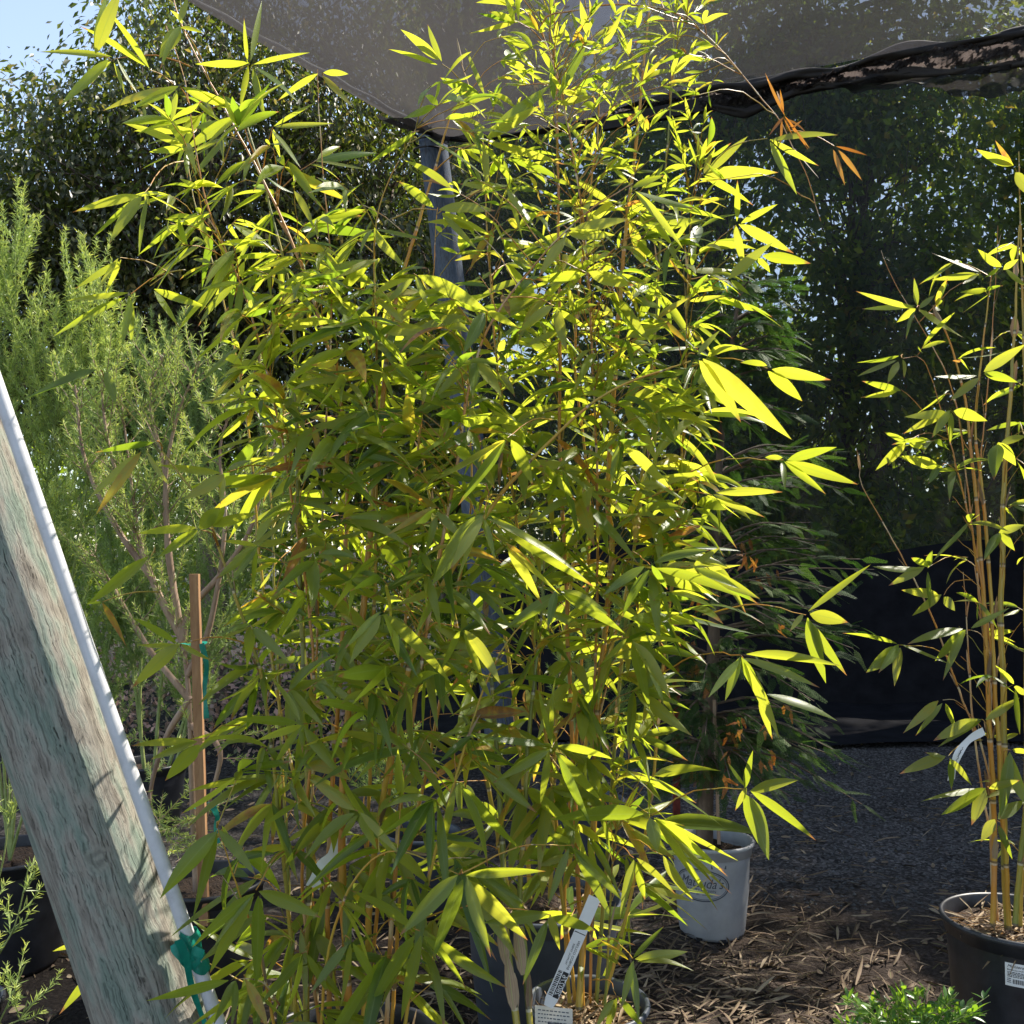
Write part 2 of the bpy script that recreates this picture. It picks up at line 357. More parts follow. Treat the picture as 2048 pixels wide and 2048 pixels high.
def cloth_mat(name, trans, col, tcol, wave_scale=60, tvar=.12, grad=None):
    m, nt, out = mat_new(name); n = N(nt)
    uv = n('ShaderNodeUVMap').outputs[0]
    wn = n('ShaderNodeTexNoise', i_Scale=1.3, i_Detail=4.0); nt.links.new(uv, wn.inputs['Vector'])
    mp = n('ShaderNodeMapping'); nt.links.new(uv, mp.inputs[0]); mp.inputs['Scale'].default_value = (.35, 2.5, 1)
    rip = n('ShaderNodeTexNoise', i_Scale=9.0, i_Detail=7.0, i_Roughness=.7, i_Distortion=.8); nt.links.new(mp.outputs[0], rip.inputs['Vector'])
    wv = n('ShaderNodeTexWave', wave_type='BANDS', bands_direction='Y', i_Scale=wave_scale, i_Distortion=1.2); nt.links.new(uv, wv.inputs['Vector'])
    wx = n('ShaderNodeTexWave', wave_type='BANDS', bands_direction='X', i_Scale=wave_scale, i_Distortion=1.2); nt.links.new(uv, wx.inputs['Vector'])
    weave = math_(n, 'MULTIPLY', math_(n, 'ADD', wv.outputs['Fac'], wx.outputs['Fac']), .5)
    t = math_(n, 'ADD', trans, math_(n, 'MULTIPLY', math_(n, 'SUBTRACT', rip.outputs[0], .5), tvar*3))
    t = math_(n, 'ADD', t, math_(n, 'MULTIPLY', math_(n, 'SUBTRACT', weave, .5), tvar*1.2))
    if grad:
        sp = n('ShaderNodeSeparateXYZ'); nt.links.new(uv, sp.inputs[0])
        mr = n('ShaderNodeMapRange', i_1=grad[0], i_2=grad[1], i_3=0.0, i_4=grad[2]); mr.interpolation_type = 'SMOOTHSTEP'; nt.links.new(sp.outputs[1], mr.inputs[0])
        t = math_(n, 'ADD', t, mr.outputs[0])
    t = math_(n, 'MINIMUM', math_(n, 'MAXIMUM', t, 0.02), .9)
    df = n('ShaderNodeBsdfPrincipled', i_Roughness=.55); df.inputs['Base Color'].default_value = (*col, 1)
    tl = n('ShaderNodeBsdfTranslucent'); tl.inputs[0].default_value = (*tcol, 1)
    bp = n('ShaderNodeBump', i_Strength=.5, i_Distance=.02); nt.links.new(rip.outputs[0], bp.inputs['Height'])
    nt.links.new(bp.outputs[0], df.inputs['Normal'])
    m1 = n('ShaderNodeMixShader', i_0=.45); nt.links.new(df.outputs[0], m1.inputs[1]); nt.links.new(tl.outputs[0], m1.inputs[2])
    tr = n('ShaderNodeBsdfTransparent')
    m2 = n('ShaderNodeMixShader'); nt.links.new(t, m2.inputs[0]); nt.links.new(m1.outputs[0], m2.inputs[1]); nt.links.new(tr.outputs[0], m2.inputs[2])
    nt.links.new(m2.outputs[0], out.inputs[0])
    return m
M['canopy'] = cloth_mat('canopy_shade_cloth', .08, (.05, .047, .046), (.085, .078, .076), 130, .09, (1.0, 3.0, .42))
M['canopy_dark'] = cloth_mat('doubled_shade_cloth', .12, (.025, .023, .024), (.035, .032, .032), 90, .12)
M['wall'] = cloth_mat('wall_shade_cloth', .43, (.016, .015, .015), (.030, .029, .030), 70, .10)
M['fold'] = cloth_mat('bunched_shade_cloth', .16, (.11, .095, .09), (.16, .13, .12), 150, .45)
_nt = M['fold'].node_tree; _n = N(_nt)
_uv = _n('ShaderNodeUVMap').outputs[0]; _mp = _n('ShaderNodeMapping'); _nt.links.new(_uv, _mp.inputs[0]); _mp.inputs['Scale'].default_value = (3, 5, 1)
_a = _n('ShaderNodeTexNoise', i_Scale=28.0, i_Detail=10.0, i_Roughness=.8); _nt.links.new(_mp.outputs[0], _a.inputs['Vector'])
_c = ramp(_n, _a.outputs[0], [(.36, (.012, .011, .011)), (.49, (.06, .055, .052)), (.56, (.34, .31, .30)), (.66, (.8, .75, .72))])  # pale end of the ramp paints sun specks into the crinkled cloth
for _x in list(_nt.nodes):
    if _x.type == 'BSDF_PRINCIPLED': _nt.links.new(_c, _x.inputs['Base Color']); _x.inputs['Roughness'].default_value = .4
    if _x.type == 'BUMP': _nt.links.new(_a.outputs[0], _x.inputs['Height']); _x.inputs['Strength'].default_value = 1.0; _x.inputs['Distance'].default_value = .03
M['ground_cloth'] = plain('ground_cloth', [(.3, (.007, .007, .009)), (.7, (.018, .018, .022))], 5, .9, .5, bscale=4, spec=.15)

def ground_mat():
    m, nt, out = mat_new('ground_soil'); n = N(nt)
    P = n('ShaderNodeTexCoord').outputs['Object']
    a = n('ShaderNodeTexNoise', i_Scale=1.4, i_Detail=6.0); nt.links.new(P, a.inputs['Vector'])
    b = n('ShaderNodeTexNoise', i_Scale=45.0, i_Detail=9.0, i_Roughness=.75); nt.links.new(P, b.inputs['Vector'])
    v = n('ShaderNodeTexVoronoi', i_Scale=70.0); nt.links.new(P, v.inputs['Vector'])
    soil = ramp(n, b.outputs[0], [(.3, (.022, .016, .013)), (.5, (.062, .046, .037)), (.72, (.18, .14, .115))])
    gravel = ramp(n, v.outputs['Color'], [(.1, (.032, .028, .026)), (.5, (.085, .076, .070)), (.92, (.24, .215, .20))])
    sep = n('ShaderNodeSeparateXYZ'); nt.links.new(P, sep.inputs[0])
    y = math_(n, 'ADD', sep.outputs[1], math_(n, 'MULTIPLY', math_(n, 'SUBTRACT', a.outputs[0], .5), 1.6))
    mr = n('ShaderNodeMapRange', i_1=4.1, i_2=4.9); nt.links.new(y, mr.inputs[0])
    c = mixc(n, mr.outputs[0], soil, gravel)
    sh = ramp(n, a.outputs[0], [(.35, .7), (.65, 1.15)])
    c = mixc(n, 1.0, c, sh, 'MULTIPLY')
    dk = n('ShaderNodeMapRange', i_1=-.1, i_2=.9, i_3=.38, i_4=1.0); nt.links.new(math_(n, 'ADD', sep.outputs[0], math_(n, 'MULTIPLY', math_(n, 'SUBTRACT', a.outputs[0], .5), 1.4)), dk.inputs[0])  # left ground darkened to stand for the shade under the bamboo
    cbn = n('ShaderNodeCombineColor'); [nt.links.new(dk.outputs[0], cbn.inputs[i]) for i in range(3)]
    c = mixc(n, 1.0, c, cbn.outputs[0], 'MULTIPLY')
    bs = n('ShaderNodeBsdfPrincipled', i_Roughness=.95); nt.links.new(c, bs.inputs['Base Color']); bs.inputs['Specular IOR Level'].default_value = .2
    h = math_(n, 'ADD', b.outputs[0], math_(n, 'MULTIPLY', v.outputs['Distance'], -.5))
    bp = n('ShaderNodeBump', i_Strength=.9, i_Distance=.02); nt.links.new(h, bp.inputs['Height'])
    nt.links.new(bp.outputs[0], bs.inputs['Normal']); nt.links.new(bs.outputs[0], out.inputs[0])
    return m
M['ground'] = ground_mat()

# ---------------------------------------------------------------- ground
def vnoise(x, y, s, seed=0):
    return (np.sin(x*s*1.7+seed)+np.sin(y*s*2.1+seed*2.3)+np.sin((x+y)*s*1.3+seed*.7)+np.sin((x-y*1.4)*s*2.9+seed))/4
def gz(x, y):
    near = np.clip(1-(np.hypot(x-.4, y-4)-5)/3, 0, 1)
    return near*(.012*vnoise(x, y, 3)+.006*vnoise(x, y, 11, 2))
G = Geo()
xs = np.concatenate([[-600, -100, -30, -12], np.linspace(-7, 8, 200), [14, 30, 100, 600]])
ys = np.concatenate([[-400, -50, -8], np.linspace(-1, 12, 180), [18, 40, 120, 900]])
X, Y = np.meshgrid(xs, ys); Z = gz(X, Y)
V = np.stack([X, Y, Z], -1).reshape(-1, 3); nx = len(xs); ny = len(ys)
i = np.arange(ny-1)[:, None]*nx; j = np.arange(nx-1)[None]
G.add(V, np.stack([i+j, i+j+1, i+j+1+nx, i+j+nx], -1).reshape(-1, 4), V[:, :2])
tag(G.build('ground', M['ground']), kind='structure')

def sheet(fn, nu, nv, uvs=(1, 1)):
    u = np.linspace(0, 1, nu); v = np.linspace(0, 1, nv); U, Vv = np.meshgrid(u, v)
    P = fn(U, Vv); i = np.arange(nv-1)[:, None]*nu; j = np.arange(nu-1)[None]
    Q = np.stack([i+j, i+j+1, i+j+1+nu, i+j+nu], -1).reshape(-1, 4)
    return P.reshape(-1, 3), Q, np.stack([U*uvs[0], Vv*uvs[1]], -1).reshape(-1, 2)
# black weed cloth lying on the ground in front of the wall
G = Geo()
def gc(U, Vv):
    x = -3+U*10; y = 8.0-.35*U+Vv*2.3 + .10*np.sin(x*2.1)*(1-Vv)
    z = .03+.035*np.maximum(0, np.sin(y*7+x*1.1)+.4*np.sin(x*5))*(.4+Vv) 
    return np.stack([x, y, z], -1)
G.add(*sheet(gc, 120, 50, (8, 2)))
tag(G.build('ground_cloth', M['ground_cloth']), 'black weed cloth lying rumpled on the ground along the foot of the shade wall', 'weed cloth')

# ---------------------------------------------------------------- shade structure
def tube_obj(name, P, r, mat, parent=None, sides=24, rnd=0):
    G = Geo(); add_tube(G, P, r, sides, rnd, cap=True); return G.build(name, mat, parent)
# back post
pt = at(862, 262, 7.5); pbot = pt + (at(935, 900, 7.7)-pt)*1.0; dirp = (pbot-pt); pbot = pt + dirp*(pt[2]/-dirp[2])*1.02
P = smooth_path([pbot, pt*.5+pbot*.5+np.array([.02, 0, 0]), pt+np.array([-.01, 0, .12])], .1)
root = empty('shade_post', (pbot[0], pbot[1], 0), 'blue-grey wooden post holding up the low corner of the black canopy, behind the bamboo', 'post')
G = Geo(); add_tube(G, P, np.linspace(.125, .108, len(P)), 28, 0, cap=True)
G.build('pole', M['post'], root)
G = Geo()
for k in range(3):
    zz = .12+.06*k; a_ = np.linspace(0, 2*np.pi, 30); c0 = pt+np.array([-.01, 0, -.02-.07*k])
    add_tube(G, np.stack([c0[0]+.121*np.cos(a_), c0[1]+.121*np.sin(a_), c0[2]+.01*np.sin(a_)], -1), .008, 6)
G.build('wire_wrap', M['beam'], root)

C = at(862, 262, 7.35); Lq = at(390, 0, 4.9); Rq = at(2048, 46, 5.5)
L2 = C+(Lq-C)*1.22; R2 = C+(Rq-C)*1.2
shade = empty('shade_canopy', C, 'black woven shade cloth canopy stretched overhead from the post, with rolled hem', 'shade canopy')
def can(U, Vv):
    # U from corner outwards, V across from left edge to right edge
    E = L2[None, None]*(1-Vv)[..., None] + R2[None, None]*Vv[..., None]
    P = C + (E-C)*U[..., None]
    sag = .16*np.sin(np.pi*Vv)*np.sin(np.pi*np.clip(U, 0, 1)) + .10*np.sin(np.pi*U)*(Vv*(1-Vv)*4)
    wr = .03*np.sin(Vv*19+U*3)+.022*np.sin(Vv*31+U*2)*np.clip(1.2-U, 0, 1)*np.clip(U*6, 0, 1) + .01*np.sin(Vv*60)*np.clip(1-U, 0, 1)
    P[..., 2] -= sag + wr
    P[..., 2] -= .10*np.exp(-((1-Vv)/.05)**2)*0
    return P
G = Geo(); G.add(*sheet(can, 70, 160, (2.5, 4)))
G.build('cloth', M['canopy'], shade)
def can2(U, Vv):
    P = can(U*(.26-.10*np.sin(Vv*np.pi*1.0)+.05*np.sin(Vv*9)), Vv); P[..., 2] -= .012+.05*U; return P
G = Geo(); G.add(*sheet(can2, 30, 90, (1, 3))); G.build('doubled_corner', M['beam'] if False else M['canopy_dark'], shade)
G = Geo(); e = C + (L2-C)*np.linspace(0, 1, 60)[:, None]; e[:, 2] += -.006*np.sin(np.linspace(0, 40, 60))
add_tube(G, e, .011, 8); G.build('edge_rope', M['rope'], shade)
# bunched, rolled edge along the right hand side
hemc = lambda t: C + (R2-C)*t[..., None] + np.stack([0*t, .03*np.sin(t*23), -.05*np.sin(np.pi*np.clip(t, 0, 1))-.035*np.abs(np.sin(t*9.5))], -1)
sepf = lambda t: np.interp(t, [0, .25, .42, .5, .60, .72, 1], [.05, .10, .09, .17, .08, .15, .22])
def roll(zoff, rad):
    def f(U, Vv):
        a_ = Vv*2*np.pi; r = rad*(1+.30*np.sin(2*a_+U*60)+.22*np.sin(3*a_-U*41)+.35*np.sin(U*37+1))
        return hemc(U)+np.stack([0*a_, np.cos(a_)*r, np.sin(a_)*r-sepf(U)*zoff+.012*np.sin(U*47)], -1)
    return f
def crinkle(U, Vv):
    p = hemc(U); k = np.sin(Vv*np.pi)
    return p + np.stack([.01*np.sin(U*90+Vv*9), k*(.035*np.sin(U*55+Vv*6)+.025*np.sin(U*131-Vv*11)+.02*rng.normal(size=U.shape)), -sepf(U)*Vv+.01*np.sin(U*70+Vv*3)+.006*rng.normal(size=U.shape)], -1)
for zo, ra in ((0, .028), (1.0, .022)):
    G = Geo(); G.add(*sheet(roll(zo, ra), 420, 18, (14, 1))); G.build('hem_roll', M['beam'], shade)
G = Geo(); G.add(*sheet(crinkle, 420, 22, (14, 1))); G.build('rolled_hem', M['fold'], shade)
def swag(U, Vv):
    t = .60+.42*U; return hemc(t) + np.stack([.01*np.sin(U*30), .03*np.sin(U*24+Vv*5)+.02*np.sin(U*71), -sepf(t)-Vv*.15*np.sin(np.pi*np.clip(U*.8+.02, 0, 1))*(1+.25*np.sin(U*17))], -1)
G = Geo(); G.add(*sheet(swag, 160, 14, (6, 1))); G.build('hanging_fold', M['canopy_dark'], shade)
# beam under the hem
b0 = at(1200, 250, 6.6); b1 = at(2200, 60, 5.6)
bd = (b1-b0)/np.linalg.norm(b1-b0); up = np.array([0, 0, 1.]); sd = np.cross(bd, up)
G = Geo()
c8 = [b+sx*sd*.02+sz*up*.045 for b in (b0, b1) for sx, sz in ((-1, -1), (1, -1), (1, 1), (-1, 1))]
G.add(c8, [[0, 1, 2, 3], [7, 6, 5, 4], [0, 4, 5, 1], [1, 5, 6, 2], [2, 6, 7, 3], [3, 7, 4, 0]])
tag(G.build('support_beam', M['beam'], smooth=False), 'thin dark timber beam running under the rolled hem of the canopy', 'beam')

# back wall of shade cloth
wallr = empty('shade_wall', (2.5, 10, 0), 'tall black see-through shade cloth wall hanging behind the potted plants, trees showing through', 'shade cloth wall')
def wall(U, Vv):
    z = -.02+Vv*7.3; x = -.22-.10*z+U*11; y = 9.9-.06*x + .05*np.sin(x*2.3)+.025*np.sin(x*7+Vv*3)+.02*np.sin(Vv*14+x)
    return np.stack([x, y, z], -1)
G = Geo(); G.add(*sheet(wall, 160, 60, (9, 4.5))); G.build('cloth', M['wall'], wallr)
def wall2(U, Vv):
    x = -.35+U*11; y = 9.82-.06*x + .05*np.sin(x*2.3)+.03*np.sin(x*5+Vv*3)
    z = -.02+Vv*(1.55+.12*np.sin(x*1.7))
    return np.stack([x, y, z], -1)
G = Geo(); G.add(*sheet(wall2, 120, 30, (9, 1.2))); G.build('lower_skirt', M['ground_cloth'], wallr)
G = Geo(); add_tube(G, [[-.95, 9.96, 7.28], [5, 9.6, 7.28], [10.0, 9.30, 7.28]], .02, 8); G.build('top_cable', M['beam'], wallr)
# side wall added outside the frame on the right to shade the ground
def wall3(U, Vv):
    y = .5+U*9.2; x = 5.15+.05*np.sin(y*3)
    return np.stack([x, y, Vv*5.9], -1)
G = Geo(); G.add(*sheet(wall3, 80, 30, (7, 3)))
tag(G.build('side_sun_blocker', M['ground_cloth']), 'unseen black cloth wall added on the right to shade the ground', 'shade cloth wall')

# ---------------------------------------------------------------- leaning pole with pipe
ax0 = at(311, 2048, 2.4); ax1 = at(-108, 834, 2.4)
d = (ax1-ax0)/np.linalg.norm(ax1-ax0); base = ax0 + d*(-(ax0[2]+.05)/d[2])
P = np.array([base + d*t for t in np.linspace(0, 4.6, 60)])
G = Geo()
sides = 64; V, Q, uv = tube(P, np.linspace(.127, .118, 60), sides)
uv[:, 0] *= 1.0
lump = 1+.012*np.sin(uv[:, 1]*6.283*3+uv[:, 0]*2)+.008*np.sin(uv[:, 1]*6.283*7+uv[:, 0]*5)
cen = np.repeat(P, sides, 0); V = cen+(V-cen)*lump[:, None]
G.add(V, Q, uv)
kk = []
for (kx, ky, ks) in ((206, 1676, .011), (218, 1742, .034), (285, 1985, .006)):
    i_ = np.argmin(np.linalg.norm(V-at(kx, ky, 2.28), axis=1)); kk.append((uv[i_, 0], uv[i_, 1], ks))
M['pole'] = pole_mat('weathered_pole', knots=kk)
tag(G.build('leaning_pole', M['pole']), 'thick weathered green-grey wooden pole leaning at the left edge with the white pipe along it', 'pole')
q0 = at(437, 2048, 2.33); q1 = at(195, 1348, 2.33); q2 = at(0, 787, 2.33)
dq = (q1-q0)/np.linalg.norm(q1-q0)
pb = q0 - dq*((q0[2]-.02)/dq[2])
PV = smooth_path([pb, q0, q1+np.array([-.002, 0, 0]), q2, q2+(q2-q1)*1.6], .05)
G = Geo(); add_tube(G, PV, .0165, 20, cap=True)
tag(G.build('plastic_pipe', M['pvc']), 'white plastic pipe tied along the right side of the leaning wooden pole', 'pipe')
# green tape: wraps pipe, knot and tail
tp = empty('garden_tape', at(392, 1900, 2.33), 'green plastic tape tied in a knot round the white pipe and leaning pole', 'tape')
def band(U, Vv):
    c = at(374, 1862, 2.33)[None, None]; c2 = at(400, 1940, 2.33)[None, None]
    a_ = U*2*np.pi; p = c*(1-Vv[..., None]) + c2*Vv[..., None]
    r = .0185+.003*np.sin(Vv*9)+.002*np.sin(a_*3)
    return p + np.stack([np.cos(a_)*r*1.1, np.sin(a_)*r, .006*np.sin(a_*2)], -1)
G = Geo(); G.add(*sheet(band, 24, 8)); G.build('band', M['tape'], tp)
def ribbon(pts, wd, G, nrm=(0, -1, .2), tw=.5):
    P = smooth_path(pts, .01); T = norm(np.gradient(P, axis=0)); nn = np.array(nrm, float)
    s = norm(np.cross(T, nn)); k = len(P); t = np.linspace(0, 1, k)
    w_ = wd*(1+.12*np.sin(t*14))
    n2 = np.cross(s, T); an = tw*np.sin(t*7)
    s = s*np.cos(an)[:, None]+n2*np.sin(an)[:, None]
    V = np.stack([P-s*w_[:, None]/2, P, P+s*w_[:, None]/2], 1).reshape(-1, 3)
    i = np.arange(k-1)[:, None]*3; j = np.arange(2)[None]
    G.add(V, np.stack([i+j, i+j+1, i+j+4, i+j+3], -1).reshape(-1, 4))
G = Geo()
ribbon([at(355, 1880, 2.27), at(372, 1915, 2.285), at(380, 1960, 2.30), at(392, 2000, 2.31), at(410, 2048, 2.31), at(425, 2090, 2.31)], .016, G)
ribbon([at(352, 1885, 2.29), at(362, 1905, 2.285), at(385, 1930, 2.30), at(398, 1895, 2.305)], .03, G)
G.build('tail', M['tape'], tp)

# ---------------------------------------------------------------- pots
def lathe(G, prof, c, seg=64, rnd=0):
    prof = np.asarray(prof, float); a_ = np.linspace(0, 2*np.pi, seg, endpoint=False)
    V = np.stack([c[0]+prof[:, None, 0]*np.cos(a_), c[1]+prof[:, None, 0]*np.sin(a_), c[2]+np.repeat(prof[:, 1:2], seg, 1)], -1).reshape(-1, 3)
    i = np.arange(len(prof)-1)[:, None]*seg; j = np.arange(seg)[None]; k = (j+1) % seg
    G.add(V, np.stack([i+j, i+k, i+seg+k, i+seg+j], -1).reshape(-1, 4), None, rnd)
def pot(root, c, r, h, mat, soil=True, litter=0, notch=0, lipw=.012):
    c = np.array([c[0], c[1], 0.0]); b = r*.80
    prof = [(0, .004), (b-.02, .004), (b-.006, .006), (b, .02), (b+(r-b)*.5, h*.5), (r-.012, h-.055), (r-.010, h-.05), (r-.004, h-.048), (r-.002, h-.02),
            (r+lipw*.4, h-.016), (r+lipw*.7, h-.008), (r+lipw*.5, h), (r, h+.002), (r-.006, h-.004), (r-.010, h-.05), (r-.02, h-.16)]
    G = Geo(); lathe(G, prof, c)
    if notch:   # arched drain openings in the foot
        V = np.concatenate(G.V); a_ = np.arctan2(V[:, 1]-c[1], V[:, 0]-c[0]); low = V[:, 2]-c[2] < .021
    o = G.build('pot', mat, root)
    if soil:
        G = Geo(); k = 40; rr = r-.012
        ring = np.linspace(0, 1, 9); aa = np.linspace(0, 2*np.pi, k, endpoint=False)
        V = np.array([[c[0]+rr*t*math.cos(a2), c[1]+rr*t*math.sin(a2), h-.055+.012*math.sin(a2*3+t*9)+.008*random.random()] for t in ring for a2 in aa])
        i = np.arange(8)[:, None]*k; j = np.arange(k)[None]; kk = (j+1) % k
        G.add(V, np.stack([i+j, i+kk, i+k+kk, i+k+j], -1).reshape(-1, 4))
        G.build('potting_soil', M['soil'], root)
    if litter:
        G = Geo(); rr = (r-.04)*np.sqrt(rng.random(litter)); aa = rng.random(litter)*6.28
        bs = np.stack([c[0]+rr*np.cos(aa), c[1]+rr*np.sin(aa), np.full(litter, h-.045)+rng.random(litter)*.02], -1)
        dd = np.stack([rng.normal(size=litter), rng.normal(size=litter), rng.normal(size=litter)*.25+.1], -1)
        leaf_batch(G, bs, dd, np.stack([rng.normal(size=litter)*.5, rng.normal(size=litter)*.5, np.ones(litter)], -1), rng.uniform(.03, .11, litter), rng.uniform(.004, .012, litter),
                   rng.uniform(-.1, .3, litter), rng.random(litter), 4, .5, rng.normal(size=litter), PROF_DRY)
        tag(G.build('mulch', M['dry'], root), kind='stuff')
    return o

def text_geo(txt, size, shear=0.0, extrude=0):
    cu = bpy.data.curves.new('t', 'FONT'); cu.body = txt; cu.size = size; cu.shear = shear; cu.align_x = 'CENTER'; cu.align_y = 'CENTER'
    cu.resolution_u = 3
    ob = bpy.data.objects.new('t', cu); COL.objects.link(ob)
    dg = bpy.context.evaluated_depsgraph_get(); me = bpy.data.meshes.new_from_object(ob.evaluated_get(dg))
    me.calc_loop_triangles()
    V = np.array([v.co[:] for v in me.vertices]); T = np.array([t.vertices[:] for t in me.loop_triangles])
    bpy.data.objects.remove(ob); bpy.data.curves.remove(cu); bpy.data.meshes.remove(me)
    return V[:, :2], T
def rects(lst):
    V = []; Q = []
    for x0, y0, x1, y1 in lst:
        k = len(V); V += [(x0, y0), (x1, y0), (x1, y1), (x0, y1)]; Q.append([k, k+1, k+2, k+3])
    return np.array(V), np.array(Q)
def wrap(V2, c, rfun, a0, off):
    """lay flat artwork (metres) on a pot's curved face, centred at angle a0"""
    z = V2[:, 1]; r = rfun(z)+off; a_ = a0 + V2[:, 0]/r
    return np.stack([c[0]+r*np.cos(a_), c[1]+r*np.sin(a_), z], -1)

# ---------------------------------------------------------------- bamboo machinery
class Bamboo:
    def __init__(s, root): s.root = root; s.culms = []
    def culm(s, pts, D0, D1, r, rnd, leafy=1):
        pts = list(pts); n = len(pts)
        P = [at(x, y, D0+(D1-D0)*i/(n-1)) for i, (x, y) in enumerate(pts)]
        path = smooth_path(P, .02)
        path[1:] += np.cumsum(rng.normal(size=(len(path)-1, 3))*.0006, 0)
        s.culms.append(dict(P=path, r=r, rnd=rnd, G=Geo(), L=Geo(), S=[], X=[], leafy=leafy))
        c = s.culms[-1]
        Lc = np.concatenate([[0], np.cumsum(np.linalg.norm(np.diff(path, axis=0), axis=1))])
        fr = (Lc*5.5) % 1; rad = 1.22*r*np.interp(Lc/Lc[-1], [0, .6, 1], [1, .72, .22])
        rad = rad*(1+.22*np.exp(-(np.minimum(fr, 1-fr)/.05)**2)*.6)
        add_tube(c['G'], path, rad, 9, rnd)
        # papery sheaths hugging some nodes
        for k in np.nonzero(np.diff(np.floor(Lc*5.5)) > 0)[0]:
            if Lc[k] < .9 and random.random() < .55 or random.random() < .22:
                t = path[min(k+2, len(path)-1)]-path[k]; t = t/np.linalg.norm(t)
                q = np.random.default_rng(k).normal(size=3); sd = norm(np.cross(t, q))
                a_ = path[k]+sd*r*.8
                c['S'].append(Geo()); leaf_batch(c['S'][-1], [a_], [t+sd*.18], [sd], random.uniform(.05, .11), r*random.uniform(2.2, 3.4), 0, random.random(), 5, -.5, 0, PROF_DRY)
        return len(s.culms)-1
    def nearest(s, q, maxh=None, pref=None):
        best = None
        for k, c in enumerate(s.culms):
            if not c['leafy'] or (pref is not None and k != pref): continue
            P = c['P']; m = P[:, 2] < q[2]+.02
            if m.sum() < 3: m = np.ones(len(P), bool); 
            d = P[m]-q; sc = np.sqrt(d[:, 0]**2+d[:, 1]**2+(d[:, 2]*.75)**2)+.25*np.abs(-d[:, 2]-.12)
            i = int(np.argmin(sc))
            if best is None or sc[i] < best[0]: best = (sc[i], k, P[m][i])
        return best
    def twig(s, k, p, q, r0=.0019, arch=.12):
        c = s.culms[k]; L = np.linalg.norm(q-p)
        mid = (p+q)/2 + np.array([rng.normal()*.03*L, rng.normal()*.03*L, arch*L])
        P = smooth_path([p, mid, q], .025)
        P[1:-1] += rng.normal(size=(len(P)-2, 3))*.0012
        add_tube(c['G'], P, np.linspace(r0, r0*.5, len(P)), 5, min(1, max(0, .66+rng.normal()*.14)))
        return norm(P[-1]-P[-2])
    def hand(s, node, D, leaves, start=None, dry=0, pref=None, culm=None, arch=.1, r0=.0021):
        """one spray read from the photograph: node x,y and leaf tips x,y,width"""
        q = at(node[0], node[1], D)
        b = s.nearest(q, pref=pref if culm is None else culm); k = b[1] if culm is None else culm
        if start is not None: p = at(start[0], start[1], start[2] if len(start) > 2 else D+.1)
        else: p = b[2]
        s.twig(k, p, q, r0, arch)
        G = s.culms[k]['L']
        for lf in leaves:
            tx, ty = lf[:2]; wpx = lf[2] if len(lf) > 2 else 18; rr = lf[3] if len(lf) > 3 else None
            bx, by = node[0]+(tx-node[0])*.06+random.uniform(-5, 5), node[1]+(ty-node[1])*.06+random.uniform(-5, 5)
            dd = random.uniform(-.07, .05)
            if dry: G = Geo(); s.culms[k]['X'].append(G)
            a_ = at(bx, by, D); tip = at(tx, ty, D+dd); v = tip-a_; L = np.linalg.norm(v)
            dr = random.uniform(.02, .12)
            dvec = v + np.array([0, 0, 1])*L*dr; L2_ = np.linalg.norm(dvec)
            # blade mostly faces the camera, rolled a little
            view = norm(a_-np.array([0, 0, CAMZ]))
            up_ = norm(np.array([0, 0, 1])+.6*rng.normal(size=3))
            roll = random.uniform(.0, .9)
            sd_ = np.array(sun_dir)
            nn = norm(-view*.9 - sd_*random.uniform(.45, 1.1)+up_*.25) if random.random() < .72 else norm(-view*.8+sd_*random.uniform(.2, .9)+up_*.3)
            rn = rr if rr is not None else float(np.clip(rng.normal(.5, .2), 0, .9))
            leaf_batch(G, [a_], [dvec], [nn], L2_, min(wpx, 40)*(.98 if not dry else .6)*D/F, dr, rn, 9, random.uniform(-.35, .45), random.uniform(-.6, .6), curl=random.uniform(-.05, .06))
    def spray(s, q, Lm, n, zb, k=None):
        b = s.nearest(q)
        if b[0] > .75: return False
        k = b[1]; p = b[2]
        t = s.twig(k, p, q, .0016, .10+.06*rng.normal())
        G = s.culms[k]['L']
        out = norm(q-p); out = norm(out*np.array([1, 1, .4])+np.array([0, 0, .0])+.3*rng.normal(size=3)); out = norm(.6*t+.5*out)
        fn = norm(np.array([rng.normal()*.55, -.25+rng.normal()*.5, 1.0])); side = norm(np.cross(out, fn))
        n = int(n); an = np.linspace(-1, 1, n)*rng.uniform(.8, 1.35)+rng.normal(size=n)*.16
        st = rng.random(n)*.03+np.abs(an)*.012
        dd = out*np.cos(an)[:, None]+side*np.sin(an)[:, None]
        dd[:, 2] += zb+rng.normal(size=n)*.22
        Lv = Lm*rng.uniform(.6, 1.2, n)*(1-.15*np.abs(an))
        nn = fn*np.where(rng.random((n, 1)) < .62, 1, -1)+rng.normal(size=(n, 3))*.6-np.array([.25, .45, .1])
        rv = np.clip(rng.normal(.45, .27, n), 0, .91); odd = rng.random(n)
        rv = np.where(odd > .972, .96, rv); rv = np.where(odd > .994, .995, rv)
        leaf_batch(G, q-t*st[:, None], dd, nn, Lv, Lv*rng.uniform(.115, .18, n), rng.uniform(.04, .42, n), rv, 7, rng.uniform(-.3, .9, n), rng.normal(size=n)*.8, curl=rng.uniform(-.07, .08, n))
        return True
    def finish(s):
        for c in s.culms:
            o = c['G'].build('culm', M['culm'], s.root)
            if c['L'].n: c['L'].build('foliage', M['bamboo'], o)
            for g in c['S']: g.build('sheath', M['dry'], o)
            for g in c['X']: g.build('dry_leaf', M['rust'], o)

